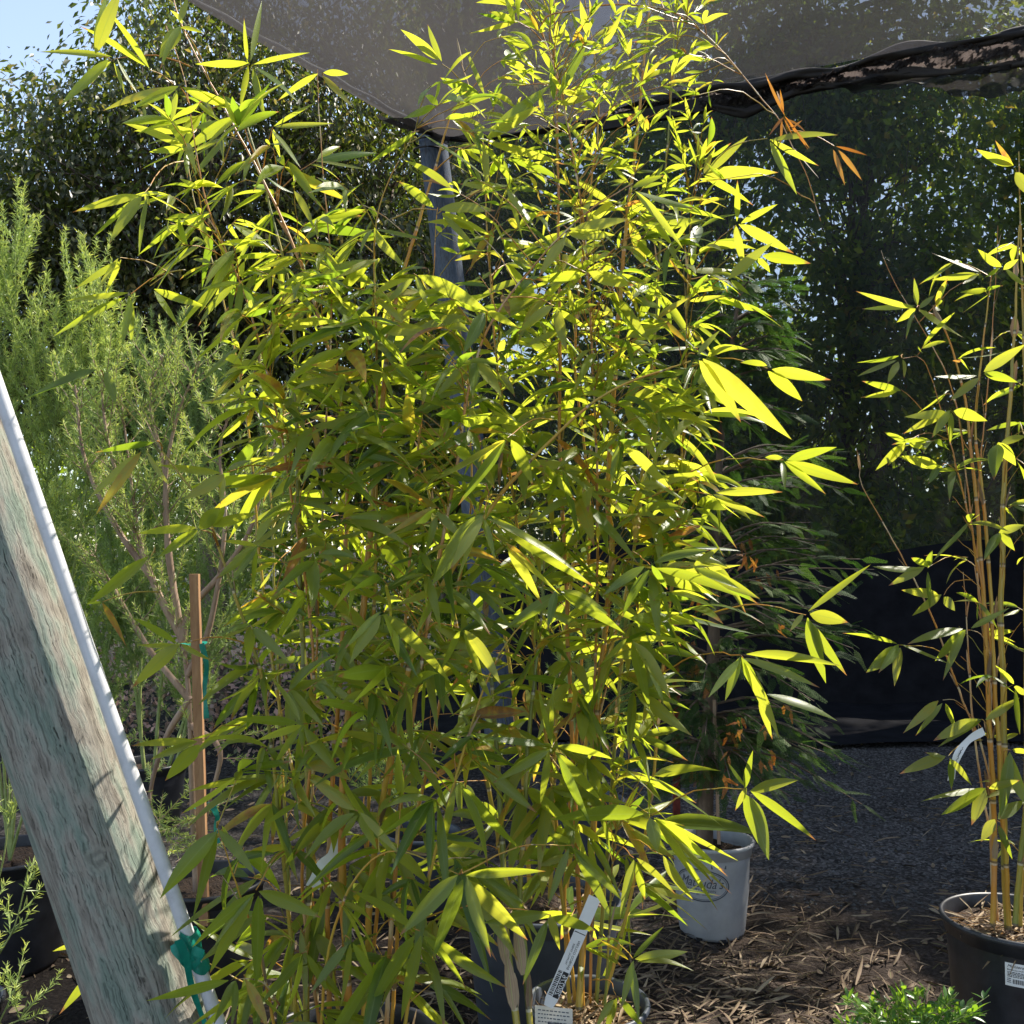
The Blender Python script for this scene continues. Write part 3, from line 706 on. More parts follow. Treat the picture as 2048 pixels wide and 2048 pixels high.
def inpoly(x, y, poly):
    c = False; n = len(poly); j = n-1
    for i in range(n):
        xi, yi = poly[i]; xj, yj = poly[j]
        if (yi > y) != (yj > y) and x < (xj-xi)*(y-yi)/(yj-yi)+xi: c = not c
        j = i
    return c
def scatter(poly, sp):
    xs = [p[0] for p in poly]; ys = [p[1] for p in poly]; out = []; fails = 0
    while fails < 400:
        x = random.uniform(min(xs), max(xs)); y = random.uniform(min(ys), max(ys))
        if not inpoly(x, y, poly): continue
        if all((x-a)**2+(y-b)**2 > sp*sp for a, b in out): out.append((x, y)); fails = 0
        else: fails += 1
    return out

# --- big bamboo, left clump
GB = 'potted bamboo clumps'
pc = at(690, 2100, 2.30)
rootA = empty('potted_bamboo', (pc[0], 2.32, 0), 'largest leafy bamboo clump, filling the left centre with long arching stems', 'bamboo', GB)
pot(rootA, (pc[0], 2.32), .24, .40, M['black_plastic'], litter=200)
A = Bamboo(rootA)
A1 = A.culm([(612, 2130), (612, 1700), (603, 1400), (588, 1100), (582, 820), (570, 600), (520, 380), (478, 226)], 2.32, 2.5, .0065, .28)
A2 = A.culm([(705, 2130), (690, 1700), (712, 1350), (736, 1220), (767, 860), (790, 640), (850, 420), (905, 230)], 2.28, 2.5, .0082, .68)
A3 = A.culm([(725, 2130), (745, 1750), (775, 1550), (838, 1272), (903, 1142), (1001, 990), (1135, 845), (1243, 762), (1390, 708)], 2.28, 2.16, .0066, .55)
A4 = A.culm([(660, 2130), (655, 1700), (680, 1300), (690, 900), (640, 650), (560, 440), (450, 220), (362, 50), (335, -40)], 2.34, 2.4, .0050, .8)
A5 = A.culm([(740, 2130), (735, 1700), (745, 1300), (755, 900), (758, 650), (765, 430), (838, 262)], 2.40, 2.35, .0042, .55)
A6 = A.culm([(600, 2130), (570, 1750), (530, 1380), (496, 1258), (478, 1207), (440, 1090), (402, 1000), (315, 880), (204, 742)], 2.28, 2.18, .0042, .35)
A7 = A.culm([(640, 2130), (625, 1700), (640, 1300), (660, 900), (672, 600), (655, 350), (645, 145)], 2.45, 2.4, .0032, .9, 0)
A8 = A.culm([(770, 2130), (790, 1700), (830, 1400), (900, 1000), (960, 700), (1080, 520), (1170, 430), (1265, 370)], 2.26, 2.25, .0046, .88)
A9 = A.culm([(690, 2130), (640, 1800), (560, 1450), (520, 1200), (490, 850), (440, 600), (390, 430), (365, 300)], 2.4, 2.62, .004, .45)
A10 = A.culm([(730, 2130), (760, 1800), (800, 1400), (830, 1000), (855, 700), (876, 420)], 2.36, 2.5, .004, .7)
A11 = A.culm([(650, 2130), (600, 1750), (620, 1350), (560, 900), (480, 600), (400, 400), (360, 172), (320, 60)], 2.34, 2.3, .0034, .8)
A12 = A.culm([(800, 2120), (850, 1800), (930, 1500), (1010, 1300), (1120, 1180)], 2.2, 2.15, .0036, .5)
A13 = A.culm([(560, 2120), (520, 1900), (470, 1750), (437, 1652)], 2.2, 2.12, .003, .6)
A14 = A.culm([(640, 2120), (660, 1900), (720, 1750), (800, 1700), (925, 1745)], 2.15, 2.05, .003, .55)
A15 = A.culm([(780, 2130), (800, 1800), (860, 1500), (900, 1250), (940, 1000), (930, 700)], 2.5, 2.7, .0045, .6)
A16 = A.culm([(590, 2130), (575, 1700), (560, 1350), (545, 1000), (520, 700)], 2.5, 2.7, .004, .3)

# --- right clump in the tagged pot
pcB = at(1176, 2001, 2.56); hB = pcB[2]
rootB = empty('potted_bamboo', (pcB[0], 2.56, 0), 'bamboo clump with fine upper leaves in the small pot holding number tag 280276', 'bamboo', GB)
pot(rootB, (pcB[0], 2.56), .150, hB, M['blue_plastic'], litter=260)
B = Bamboo(rootB)
B1 = B.culm([(1165, 2015), (1150, 1700), (1135, 1300), (1118, 900), (1115, 600), (1110, 300), (1105, 60), (1098, -80)], 2.56, 2.75, .0052, .75)
B2 = B.culm([(1158, 2018), (1170, 1850), (1190, 1600), (1200, 1400), (1222, 1100), (1214, 1000), (1225, 800), (1245, 500), (1270, 300), (1290, 100), (1300, -60)], 2.5, 2.8, .0072, .62)
B3 = B.culm([(1192, 2018), (1215, 1700), (1240, 1400), (1265, 1150), (1285, 960), (1310, 700), (1330, 400), (1345, 150), (1352, -40)], 2.6, 2.8, .0045, .3)
B4 = B.culm([(1140, 2010), (1120, 1700), (1090, 1400), (1050, 1100), (1010, 800), (985, 500), (975, 280), (930, 120)], 2.56, 2.7, .0042, .55)
B5 = B.culm([(1180, 2010), (1190, 1500), (1200, 1000), (1180, 500), (1130, 180), (1090, 42), (1160, 15), (1250, 3), (1350, 15), (1420, 65), (1480, 130), (1530, 190), (1565, 235), (1590, 290), (1620, 350), (1645, 435)], 2.6, 2.5, .0034, .86)
B6 = B.culm([(1204, 2018), (1260, 1800), (1300, 1600), (1330, 1300), (1360, 1000), (1375, 700), (1385, 420), (1404, 350)], 2.6, 2.75, .0036, .5)
B7 = B.culm([(1150, 2005), (1130, 1750), (1160, 1400), (1180, 1000), (1150, 700), (1180, 400), (1200, 200), (1170, -30)], 2.62, 2.85, .004, .65)
B8 = B.culm([(1210, 2018), (1225, 1750), (1236, 1660)], 2.5, 2.5, .003, .35)

# --- two slim stems, pot just below the frame
pcD = at(1060, 2185, 2.2)
rootD = empty('potted_bamboo', (pcD[0], 2.2, 0), 'two slim bamboo stems with tan sheaths rising left of the tagged pot', 'bamboo', GB)
pot(rootD, (pcD[0], 2.2), .11, .33, M['black_plastic'])
Dm = Bamboo(rootD)
D1 = Dm.culm([(1042, 2200), (1035, 2048), (1015, 1900), (1008, 1830), (1000, 1650), (985, 1400), (960, 1150)], 2.2, 2.5, .0072, .25)
D2 = Dm.culm([(1075, 2200), (1062, 2048), (1050, 1880), (1043, 1820), (1060, 1500), (1085, 1250), (1090, 1050)], 2.22, 2.5, .0062, .25)
for (x, y), cc in (((1013, 1880), 0), ((1028, 1970), 0), ((1046, 1900), 1)):
    p = at(x, y+48, 2.195); Dm.culms[cc]['S'].append(Geo()); leaf_batch(Dm.culms[cc]['S'][-1], [p+np.array([0, -.006, 0])], [[-.14, -.03, 1]], [[.25, -1, 0]], .125, .027, 0, .75, 8, -.65, .5, PROF_DRY)

# --- bamboo in the big dark pot behind
pcE = at(1085, 1790, 3.2)
rootE = empty('potted_bamboo', (pcE[0], 3.2, 0), 'bamboo in the large dark blue-black pot standing behind the tagged pot', 'bamboo', GB)
pot(rootE, (pcE[0], 3.2), .25, pcE[2], M['blue_plastic'], litter=80)
E = Bamboo(rootE)
for pts in ([(1060, 1800), (1040, 1500), (1000, 1200), (960, 900), (920, 650)], [(1100, 1800), (1110, 1450), (1150, 1100), (1200, 800), (1240, 600)],
            [(1020, 1800), (960, 1500), (900, 1200), (840, 900), (780, 650)], [(1130, 1800), (1170, 1500), (1250, 1200), (1300, 900)]):
    E.culm(pts, 3.2, 3.1, .006, random.uniform(.2, .7))

# --- far right bamboo
pcF = at(2038, 1835, 3.03)
rootF = empty('potted_bamboo', (pcF[0], 3.03, 0), 'sparse bamboo with bare orange stems in the black pot at the right edge', 'bamboo', GB)
potF = pot(rootF, (pcF[0], 3.03), .215, pcF[2], M['black_plastic'], litter=260)
Fb = Bamboo(rootF)
F1 = Fb.culm([(1985, 1850), (1989, 1700), (1984, 1560), (1978, 1450), (1972, 1300), (1955, 1050), (1940, 900), (1925, 780), (1880, 640), (1835, 618)], 2.98, 3.0, .0068, .68)
F2 = Fb.culm([(2018, 1855), (2012, 1700), (2005, 1640), (1998, 1500), (1990, 1400), (1985, 1280), (1975, 1100), (1960, 950), (1950, 850), (1965, 700), (1985, 545)], 2.98, 3.0, .006, .6)
F3 = Fb.culm([(2016, 1858), (2010, 1700), (2012, 1450), (2008, 1250), (2012, 1100), (2015, 950), (2032, 700), (2045, 450)], 3.0, 3.05, .0085, .45)
F4 = Fb.culm([(1990, 1600), (1960, 1490), (1924, 1400), (1855, 1225), (1790, 1100), (1718, 970), (1714, 930), (1707, 897)], 2.99, 2.9, .0026, .9, 0)
F5 = Fb.culm([(1990, 1845), (1982, 1650), (1975, 1450), (1972, 1300), (1970, 1250)], 3.05, 3.05, .0075, .99, 0)
F6 = Fb.culm([(2040, 1855), (2055, 1500), (2058, 1000), (2050, 600), (2040, 300)], 3.05, 3.05, .006, .5)
F7 = Fb.culm([(2005, 1600), (1975, 1250), (1930, 1000), (1885, 830), (1845, 720), (1803, 716)], 3.0, 2.95, .003, .75)
F8 = Fb.culm([(2000, 1500), (1955, 1150), (1935, 950), (1900, 760), (1790, 560), (1765, 500)], 3.05, 3.05, .0026, .85)
F9 = Fb.culm([(1988, 1700), (1950, 1500), (1935, 1300), (1925, 1150)], 3.1, 3.1, .003, .95, 0)
F10 = Fb.culm([(2030, 1850), (2048, 1640), (2075, 1400), (2080, 1000)], 2.95, 2.95, .007, .3)
F11 = Fb.culm([(1990, 1400), (1962, 1200), (1960, 1000), (1975, 800), (1990, 600), (1997, 450)], 3.1, 3.15, .0024, .8)

Y = .96; DR = .99
HA = [ # node, D, leaves (tip x, tip y, width, [tone]), start, culm
 ((192, 112), 2.2, [(243, -25, 28, .8), (212, -12, 24, .5)], (225, 122, 2.2), A11),
 ((228, 118), 2.25, [(78, 104, 13), (120, 212, 20), (183, 168, 15), (250, 190, 10, .6), (275, 187, 11, .6)], (385, 135, 2.32), A4),
 ((300, 140), 2.25, [(160, 52, 15, .45), (210, 13, 14, .5)], (350, 172, 2.3), A11),
 ((362, 50), 2.25, [(318, 118, 28, .6), (408, 66, 9, .7), (320, 140, 15, .4), (375, -8, 14, .7), (340, 20, 12)], None, A4),
 ((360, 172), 2.25, [(205, 222, 17, .9), (262, 218, 18, .3), (342, 258, 13, .5), (466, 220, 19, .6)], None, A11),
 ((500, 128), 2.28, [(390, 128, 17), (488, 35, 10), (524, 0, 13), (620, 105, 10), (599, 208, 17), (480, 218, 14, .7), (531, 240, 17, .4)], (435, 195, 2.34), A4),
 ((645, 145), 2.35, [(555, 202, 13), (697, 148, 13, .6), (706, 216, 15)], (647, 170, 2.4), A7),
 ((478, 226), 2.3, [(365, 303, 22, .45), (410, 292, 9, .6), (384, 175, 14, .7)], None, A1),
 ((392, 262), 2.35, [(268, 262, 19, .7), (342, 258, 12, .4), (440, 240, 12)], None, A11),
 ((372, 302), 2.3, [(280, 340, 15, .85), (298, 304, 15, .35), (375, 358, 11, .4)], None, A9),
 ((545, 255), 2.32, [(668, 247, 15, .7), (632, 205, 8, .6), (562, 320, 13, .7), (602, 338, 17, .5)], None, A4),
 ((290, 385), 2.2, [(145, 425, 19, .8), (182, 480, 11, .3), (218, 490, 25, .55), (278, 515, 15, .3), (372, 430, 17, .75), (300, 412, 13, .8)], (380, 320, 2.35), A9),
 ((392, 432), 2.25, [(275, 512, 11, .35), (345, 508, 9, .5), (332, 438, 12), (420, 500, 14)], None, A9),
 ((240, 515), 2.2, [(150, 578, 13, .5), (190, 588, 10, .7), (210, 587, 10, .7)], (345, 550, 2.3), A9),
 ((262, 588), 2.2, [(130, 602, 12, .6), (105, 675, 15, .3), (243, 698, 15, .3), (263, 690, 17, .35)], (370, 540, 2.3), A9),
 ((300, 572), 2.22, [(358, 655, 21, .4), (415, 615, 18, .5)], (370, 540, 2.3), A9),
 ((480, 560), 2.25, [(395, 655, 19, .4), (398, 580, 11), (470, 675, 17), (527, 650, 15)], None, None),
 ((645, 540), 2.3, [(550, 618, 28, .8), (560, 572, 20, .35), (690, 610, 18), (520, 620, 12)], None, None),
 ((884, 128), 2.5, [(776, 98, 11, .5), (801, 58, 21, .7), (855, 48, 13, .5)], (945, 205, 2.6), None),
 ((838, 262), 2.25, [(737, 328, 12, .3), (970, 352, 15, .45)], None, A5),
 ((876, 420), 2.25, [(992, 422, 24, .8), (990, 475, 20, .75), (955, 500, 15, .7), (797, 362, 20, .4)], (780, 440, 2.3), A10),
 ((1010, 377), 2.3, [(1072, 458, 20, .7), (1045, 478, 11, .7), (918, 368, 16, .75)], (930, 400, 2.4), A8),
 ((965, 285), 2.35, [(1104, 168, 26, .35), (1082, 210, 22, .8), (1130, 330, 18, .75), (975, 378, 19, .85), (1042, 385, 15, .3), (945, 238, 14)], None, A2),
 ((972, 195), 2.5, [(880, 155, 26, .2), (902, 222, 20, .7), (930, 95, 10), (1002, 200, 12)], None, None),
 ((827, 547), 2.15, [(978, 625, 30, .55), (760, 622, 18, .6), (855, 612, 14, .5)], None, None),
 ((1172, 545), 2.3, [(1268, 571, 28, .75), (1068, 560, 22, .4)], None, None),
 ((1131, 472), 2.25, [(1262, 437, 24, .8), (1230, 470, 22, .7), (1078, 555, 22, .75)], None, A8),
 ((1262, 375), 2.25, [(1392, 420, 20, .4), (1367, 500, 16, .6), (1330, 350, 14)], None, A8),
 ((1084, 592), 2.4, [(985, 625, 28, .75), (1010, 640, 14)], None, None),
 ((1108, 612), 2.3, [(1133, 702, 24, .8), (1035, 668, 20, .8), (1180, 660, 16)], None, None),
 ((752, 662), 2.15, [(862, 663, 28, .8), (712, 655, 18), (800, 720, 18)], None, None),
 ((975, 622), 2.15, [(925, 712, 28, .15), (1042, 660, 22, .8), (900, 600, 16)], None, None),
 ((1390, 708), 2.05, [(1482, 846, 34, .85), (1584, 880, 54, .88), (1440, 660, 12)], None, A3),
 ((1015, 875), 2.05, [(858, 967, 32, .8), (916, 1012, 22, .1), (1066, 972, 26, .5), (955, 925, 18, .9)], (1105, 840, 2.2), A3),
 ((968, 1025), 2.02, [(863, 1172, 42, .35), (900, 1140, 24, .85), (1190, 1175, 30, .5), (1172, 1160, 20, .8), (912, 1170, 13), (990, 1120, 14)], (1000, 990, 2.19), A3),
 ((1005, 1085), 2.05, [(1085, 1210, 26, .8), (1080, 1150, 15, .957), (1120, 1190, 16)], None, A3),
 ((875, 1015), 2.1, [(772, 1072, 14, .957), (850, 1112, 16, .3), (925, 1080, 20)], None, None),
 ((765, 1222), 2.02, [(698, 1330, 28, .7), (688, 1300, 14, .4), (798, 1322, 27, .5), (905, 1372, 28, .6)], (850, 1270, 2.25), A3),
 ((920, 1255), 2.05, [(882, 1342, 14), (970, 1375, 17, .5), (1002, 1370, 26, .85)], (845, 1270, 2.2), A3),
 ((1118, 1180), 2.1, [(1220, 1232, 24, .5), (1250, 1268, 24, .35), (1010, 1260, 26, .2), (1095, 1260, 18, .1)], None, A12),
 ((202, 740), 2.15, [(45, 800, 42, .08), (232, 808, 24, .25)], None, A6),
 ((313, 882), 2.15, [(190, 905, 16, .05), (240, 900, 14, .05)], None, A6),
 ((292, 896), 2.18, [(175, 1000, 19, .7), (190, 1032, 20, .94), (342, 975, 17, .85)], None, A6),
 ((450, 945), 2.2, [(318, 930, 17, .7), (365, 1000, 28, .88), (505, 920, 16), (440, 1010, 14, .85), (400, 1000, 18)], (560, 945, 2.35), A1),
 ((400, 1060), 2.1, [(272, 1068, 20, .6), (315, 1117, 20, .3), (440, 1015, 30, .5)], None, A6),
 ((418, 1058), 2.1, [(515, 1026, 24, .55), (450, 1012, 26, .5)], None, A6),
 ((302, 1112), 2.1, [(172, 1212, 25, .35)], (310, 1105, 2.2), A6),
 ((205, 1204), 2.1, [(254, 1296, 18, .972), (170, 1208, 10)], (320, 1184, 2.2), A6),
 ((515, 1090), 2.15, [(430, 1160, 18, .4), (460, 1170, 14, .2), (505, 1195, 10, .3), (588, 1075, 16, .8), (550, 1010, 18, .5), (445, 1082, 12, .8)], None, A1),
 ((360, 1285), 2.05, [(265, 1235, 16, .3), (273, 1290, 11, .7), (264, 1376, 30, .75), (300, 1310, 18, .8), (425, 1322, 13, .8)], (520, 1300, 2.2), A1),
 ((437, 1650), 2.0, [(319, 1800, 36, .25), (385, 1842, 24, .3), (512, 1752, 22, .5), (470, 1700, 14, .6)], None, A13),
 ((405, 1480), 2.1, [(262, 1492, 19, .75), (330, 1562, 32, .5), (300, 1520, 16, .6)], (480, 1450, 2.2), A1),
 ((512, 1780), 2.0, [(384, 1896, 24, .3), (425, 1900, 16), (418, 1950, 26, .55), (512, 1978, 28, .2), (642, 1836, 30, .5)], (600, 1690, 2.25), A1),
 ((470, 1958), 2.0, [(292, 2002, 24, .3), (425, 2055, 24, .3), (462, 2060, 18)], (560, 2010, 2.2), A13),
 ((490, 1952), 2.0, [(537, 2060, 22, .957)], (500, 1985, 2.1), A13),
 ((190, 1945), 2.64, [(118, 2030, 18, .4)], None, A16),
 ((175, 1885), 2.64, [(105, 1903, 12, .7)], None, A16),
 ((606, 1448), 2.1, [(512, 1482, 20, .7), (545, 1537, 14, .6), (588, 1582, 19, .5), (682, 1552, 26, .5), (465, 1440, 22, .3), (540, 1352, 16, .7)], (715, 1480, 2.2), A2),
 ((1103, 1495), 2.15, [(975, 1475, 20, .2), (985, 1567, 22, .4), (1232, 1520, 20, .5), (1206, 1605, 25, .5), (1184, 1657, 22, .15), (1080, 1612, 17, .5), (1075, 1370, 14, .4), (1112, 1345, 12, .5)], (1150, 1400, 2.5), None),
 ((915, 1565), 2.1, [(976, 1737, 28, .4), (1042, 1700, 32, .3), (888, 1697, 17, .5), (880, 1530, 18, .6)], (760, 1555, 2.25), A3),
 ((790, 1490), 2.15, [(668, 1460, 22, .85), (852, 1582, 22, .4), (720, 1420, 14), (850, 1470, 14, .3)], None, A3),
 ((716, 1622), 2.05, [(618, 1558, 26, .88), (608, 1720, 28, .5), (680, 1682, 15, .5), (754, 1700, 26, .6), (802, 1712, 17, .85)], None, A2),
 ((925, 1747), 1.98, [(1092, 1742, 22, .5), (798, 1872, 34, .4), (864, 1926, 28, .15), (982, 1916, 27, .4), (1056, 1882, 36, .85)], None, A14),
 ((840, 1862), 2.0, [(735, 2027, 28, .4), (802, 2045, 24, .5), (1016, 1977, 24, .5), (935, 1982, 24, .4), (700, 1780, 26, .5)], (745, 1880, 2.25), A2),
 ((1145, 1690), 2.2, [(1095, 1815, 17, .3), (1242, 1800, 25, .35), (1225, 1840, 22, .3), (1095, 1665, 18)], None, None),
 ((1102, 1830), 2.1, [(965, 1846, 26, .3), (1045, 1972, 20, .15), (1192, 1862, 24, .4), (1120, 1902, 20, .85)], None, None),
 ((700, 1880), 2.05, [(620, 1990, 20, .3), (760, 1980, 18, .35), (680, 2020, 16)], None, A2),
 ((610, 1900), 2.1, [(520, 2010, 20, .2), (560, 2050, 22, .6), (660, 1990, 18, .4)], None, A1),
]
for node, D, lv, st, cu in HA: A.hand(node, D, lv, st, culm=cu)
HB = [
 ((1404, 350), 2.6, [(1557, 345, 27, .85), (1496, 272, 18, .7), (1425, 300, 12), (1508, 412, 18, .4)], None, B6),
 ((1535, 277), 2.45, [(1677, 270, 15, .6), (1594, 390, 18, .3), (1638, 332, 13, .8)], (1404, 350, 2.65), B6),
 ((1473, 450), 2.55, [(1556, 408, 14, .6), (1588, 507, 22, .8), (1490, 540, 18, .8), (1475, 360, 12, .4)], None, B6),
 ((1520, 512), 2.55, [(1622, 527, 24, .45), (1540, 545, 16)], (1430, 540, 2.7), B6),
 ((1378, 540), 2.55, [(1467, 540, 17, .8), (1390, 480, 12)], None, B6),
 ((1455, 560), 2.5, [(1547, 483, 22, .6), (1500, 590, 12, .3)], (1400, 600, 2.7), B6),
 ((1535, 737), 2.3, [(1662, 760, 26, .75), (1605, 803, 28, .55), (1480, 725, 14)], (1380, 735, 2.5), B6),
 ((1567, 920), 2.3, [(1674, 894, 21, .35), (1716, 969, 24, .5), (1652, 989, 15, .4), (1570, 982, 12, .3), (1530, 915, 12)], (1330, 975, 2.5), B6),
 ((1425, 990), 2.4, [(1566, 984, 19, .8), (1438, 1073, 15, .3), (1502, 1040, 17, .7), (1400, 1060, 14, .3), (1530, 1035, 14, .8)], (1280, 1000, 2.5), B3),
 ((1612, 1230), 2.25, [(1742, 1128, 15, .5), (1696, 1245, 30, .75), (1652, 1367, 32, .3), (1694, 1353, 21, .4), (1580, 1263, 11, .8)], (1405, 1230, 2.4), B6),
 ((1480, 1310), 2.2, [(1682, 1332, 20, .6), (1640, 1376, 18, .4), (1450, 1402, 19, .3), (1416, 1396, 17, .3), (1525, 1405, 22, .25), (1560, 1480, 24, .7)], (1300, 1360, 2.45), B3),
 ((1520, 1385), 2.25, [(1675, 1442, 22, .35), (1545, 1480, 20, .8)], (1480, 1310, 2.2), B3),
 ((1490, 1578), 2.2, [(1597, 1560, 25, .6), (1632, 1682, 20, .4), (1538, 1722, 42, .3), (1470, 1622, 12, .8), (1506, 1500, 16, .3), (1456, 1525, 12, .4)], (1300, 1632, 2.35), B8),
 ((1302, 1628), 2.15, [(1456, 1755, 28, .4), (1464, 1790, 17, .75), (1436, 1822, 18, .5), (1316, 1706, 28, .3), (1477, 1722, 15, .7), (1098, 1640, 40, .2)], None, B8),
 ((1325, 1710), 2.15, [(1388, 1802, 22, .8)], None, B8),
 ((1268, 1716), 2.2, [(1290, 1800, 16, .4), (1352, 1790, 14, .8), (1240, 1840, 18)], None, B8),
 ((1265, 1917), 2.15, [(1376, 1903, 22, .6), (1388, 1942, 21, .7), (1328, 1852, 14, .1), (1278, 2045, 16, .2), (1242, 2020, 16, .4), (1200, 1880, 16, .955)], (1195, 1890, 2.4), B3),
 ((1232, 1990), 2.3, [(1190, 2060, 14), (1290, 2060, 16), (1210, 2070, 16)], (1185, 1960, 2.5), B3),
 ((1125, 935), 2.3, [(1234, 1042, 22, .6), (1160, 1092, 16, .1), (1090, 1010, 14)], None, B1),
 ((1240, 885), 2.25, [(1344, 982, 28, .8), (1222, 977, 16, .3), (1300, 890, 14)], None, B2),
 ((1300, 1130), 2.2, [(1205, 1192, 20, .15), (1243, 1237, 24, .1), (1335, 1180, 16, .1), (1420, 1100, 22, .2), (1480, 1195, 22, .35)], (1225, 1120, 2.45), B2),
 ((1258, 1275), 2.3, [(1380, 1285, 14, .6), (1342, 1400, 34, .85), (1200, 1330, 16), (1300, 1420, 24, .3)], None, B2),
 ((1380, 1130), 2.35, [(1520, 1198, 26, .6), (1480, 1178, 18), (1440, 1095, 14)], None, B6),
 ((1180, 75), 2.5, [(1110, 205, 18, .1), (1232, 50, 18, .8), (1160, 0, 16, .85)], None, B1),
 ((1106, 210), 2.55, [(1190, 192, 15, .85), (1100, 118, 14, .1)], None, B1),
]
for node, D, lv, st, cu in HB: B.hand(node, D, lv, st, culm=cu)
# dead, rust coloured leaves at the end of the arching stem
for node, lv in (((1568, 232), [(1538, 272, 10), (1560, 302, 9), (1616, 300, 10), (1613, 266, 9), (1585, 272, 8), (1553, 180, 10), (1530, 145, 10), (1560, 178, 9)]),
                 ((1668, 292), [(1735, 311, 10, .3), (1690, 372, 16, .9), (1724, 361, 16, .9)]), ((1585, 255), [(1620, 298, 8), (1605, 240, 7)])):
    B.hand(node, 2.45, lv, (1575, 262, 2.5), dry=1, culm=B5)
HF = [
 ((2030, 337), 2.95, [(1952, 298, 21, .5), (1990, 280, 10, .98), (2062, 395, 22, .7)], None, F6),
 ((1962, 546), 2.95, [(1862, 505, 13, .5), (1863, 560, 15, .7), (1925, 568, 10)], None, F8),
 ((2003, 540), 2.95, [(1955, 498, 17, .6), (2037, 518, 13, .7), (2052, 572, 18, .6), (1970, 555, 12)], None, F2),
 ((1833, 616), 2.9, [(1711, 582, 13, .85), (1724, 618, 13, .2), (1793, 645, 15, .7), (1812, 680, 9, .1), (1928, 676, 21, .85), (1870, 590, 12, .4), (1828, 555, 12)], None, F1),
 ((1803, 716), 2.85, [(1713, 725, 10, .3), (1714, 753, 14, .7), (1775, 768, 17, .8), (1808, 757, 10, .8)], None, F7),
 ((1802, 779), 2.85, [(1724, 762, 15, .4), (1721, 795, 19, .75)], (1865, 850, 2.9), F7),
 ((1900, 820), 2.85, [(1808, 834, 19, .7), (1806, 868, 17, .8), (1863, 877, 18, .4), (1900, 890, 12, .4), (1975, 842, 25, .6)], (1925, 870, 2.95), F7),
 ((1815, 880), 2.85, [(1768, 864, 13, .5), (1750, 942, 15, .6), (1775, 932, 15, .8), (1853, 898, 13, .5)], None, F7),
 ((1884, 932), 2.85, [(1795, 912, 27, .7), (1857, 968, 15, .1), (1850, 935, 12)], None, F7),
 ((1962, 750), 2.85, [(1868, 753, 23, .5), (2036, 765, 19, .3), (1900, 802, 19, .8), (2000, 722, 14, .3), (2052, 688, 22, .7)], None, F2),
 ((1996, 885), 2.85, [(2032, 932, 27, .6), (2052, 872, 16, .7), (1988, 962, 30, .1)], None, F3),
 ((1998, 1065), 2.85, [(2052, 1050, 17, .6), (2030, 1102, 19, .5), (1968, 1122, 21, .1)], None, F3),
 ((1855, 1136), 2.85, [(1745, 1133, 18, .7), (1777, 1172, 18, .75), (1822, 1115, 16, .5), (1865, 1100, 14, .2), (1860, 1220, 10, .1)], (1935, 1115, 2.95), F1),
 ((1888, 1190), 2.85, [(1802, 1180, 21, .8), (1824, 1232, 17, .7), (1910, 1222, 19, .6)], (1945, 1160, 2.95), F1),
 ((1935, 1260), 2.85, [(1814, 1289, 27, .5), (1870, 1322, 22, .3), (1886, 1362, 16, .5), (2020, 1215, 18, .3)], None, F1),
 ((1798, 1290), 2.85, [(1684, 1266, 11, .4), (1732, 1346, 30, .5), (1757, 1346, 17, .4), (1789, 1373, 18, .85), (1900, 1328, 14, .5)], (1930, 1340, 2.95), F1),
 ((1886, 1400), 2.85, [(1806, 1467, 19, .9), (1831, 1472, 12, .5), (1912, 1462, 12, .5)], (1930, 1415, 2.95), F1),
 ((1962, 1438), 2.85, [(1866, 1482, 25, .75), (1905, 1450, 16, .4), (1875, 1495, 15, .3), (2040, 1395, 18)], None, F1),
 ((1896, 1513), 2.85, [(1799, 1548, 25, .75), (1850, 1505, 17, .8), (1903, 1582, 13, .15), (1944, 1572, 13, .7)], (1965, 1480, 2.95), F1),
 ((1976, 1575), 2.85, [(1841, 1603, 18, .6), (1882, 1630, 28, .35), (1943, 1652, 25, .75), (2040, 1560, 16, .8)], None, F1),
 ((1993, 1640), 2.85, [(1962, 1684, 21, .85), (2050, 1600, 24, .3), (2025, 1720, 14, .2)], None, F3),
 ((2022, 1500), 2.85, [(2060, 1620, 34, .4), (2000, 1640, 24, .2), (2070, 1510, 18, .8)], None, F3),
 ((2025, 1370), 2.85, [(2060, 1390, 16, .8), (2040, 1470, 18, .2), (1990, 1330, 16, .6)], None, F3),
]
for node, D, lv, st, cu in HF: Fb.hand(node, D, lv, st, culm=cu, r0=.0017)

# --- procedural fill of the same crowns
REG = [
 ([(470, 540), (620, 450), (800, 560), (1000, 560), (1080, 400), (1420, 400), (1450, 560), (1420, 800), (1400, 1100), (1330, 1350), (1300, 1500), (500, 1500), (480, 1300), (540, 1150), (510, 900), (470, 750)], 40, (95, 175), -.22),
 ([(300, 230), (420, 180), (560, 270), (700, 330), (760, 480), (600, 560), (440, 560), (330, 480), (340, 330)], 50, (90, 160), -.25),
 ([(1000, -60), (1420, -60), (1425, 120), (1430, 420), (1100, 420), (1010, 200)], 31, (54, 102), .25),
 ([(880, 150), (1020, 180), (1080, 420), (960, 560), (880, 420), (920, 300)], 40, (70, 120), .0),
 ([(430, 1500), (1320, 1500), (1320, 1720), (1240, 1880), (860, 1980), (600, 2060), (470, 1980), (450, 1700)], 58, (115, 195), -.35),
]
sprays = []
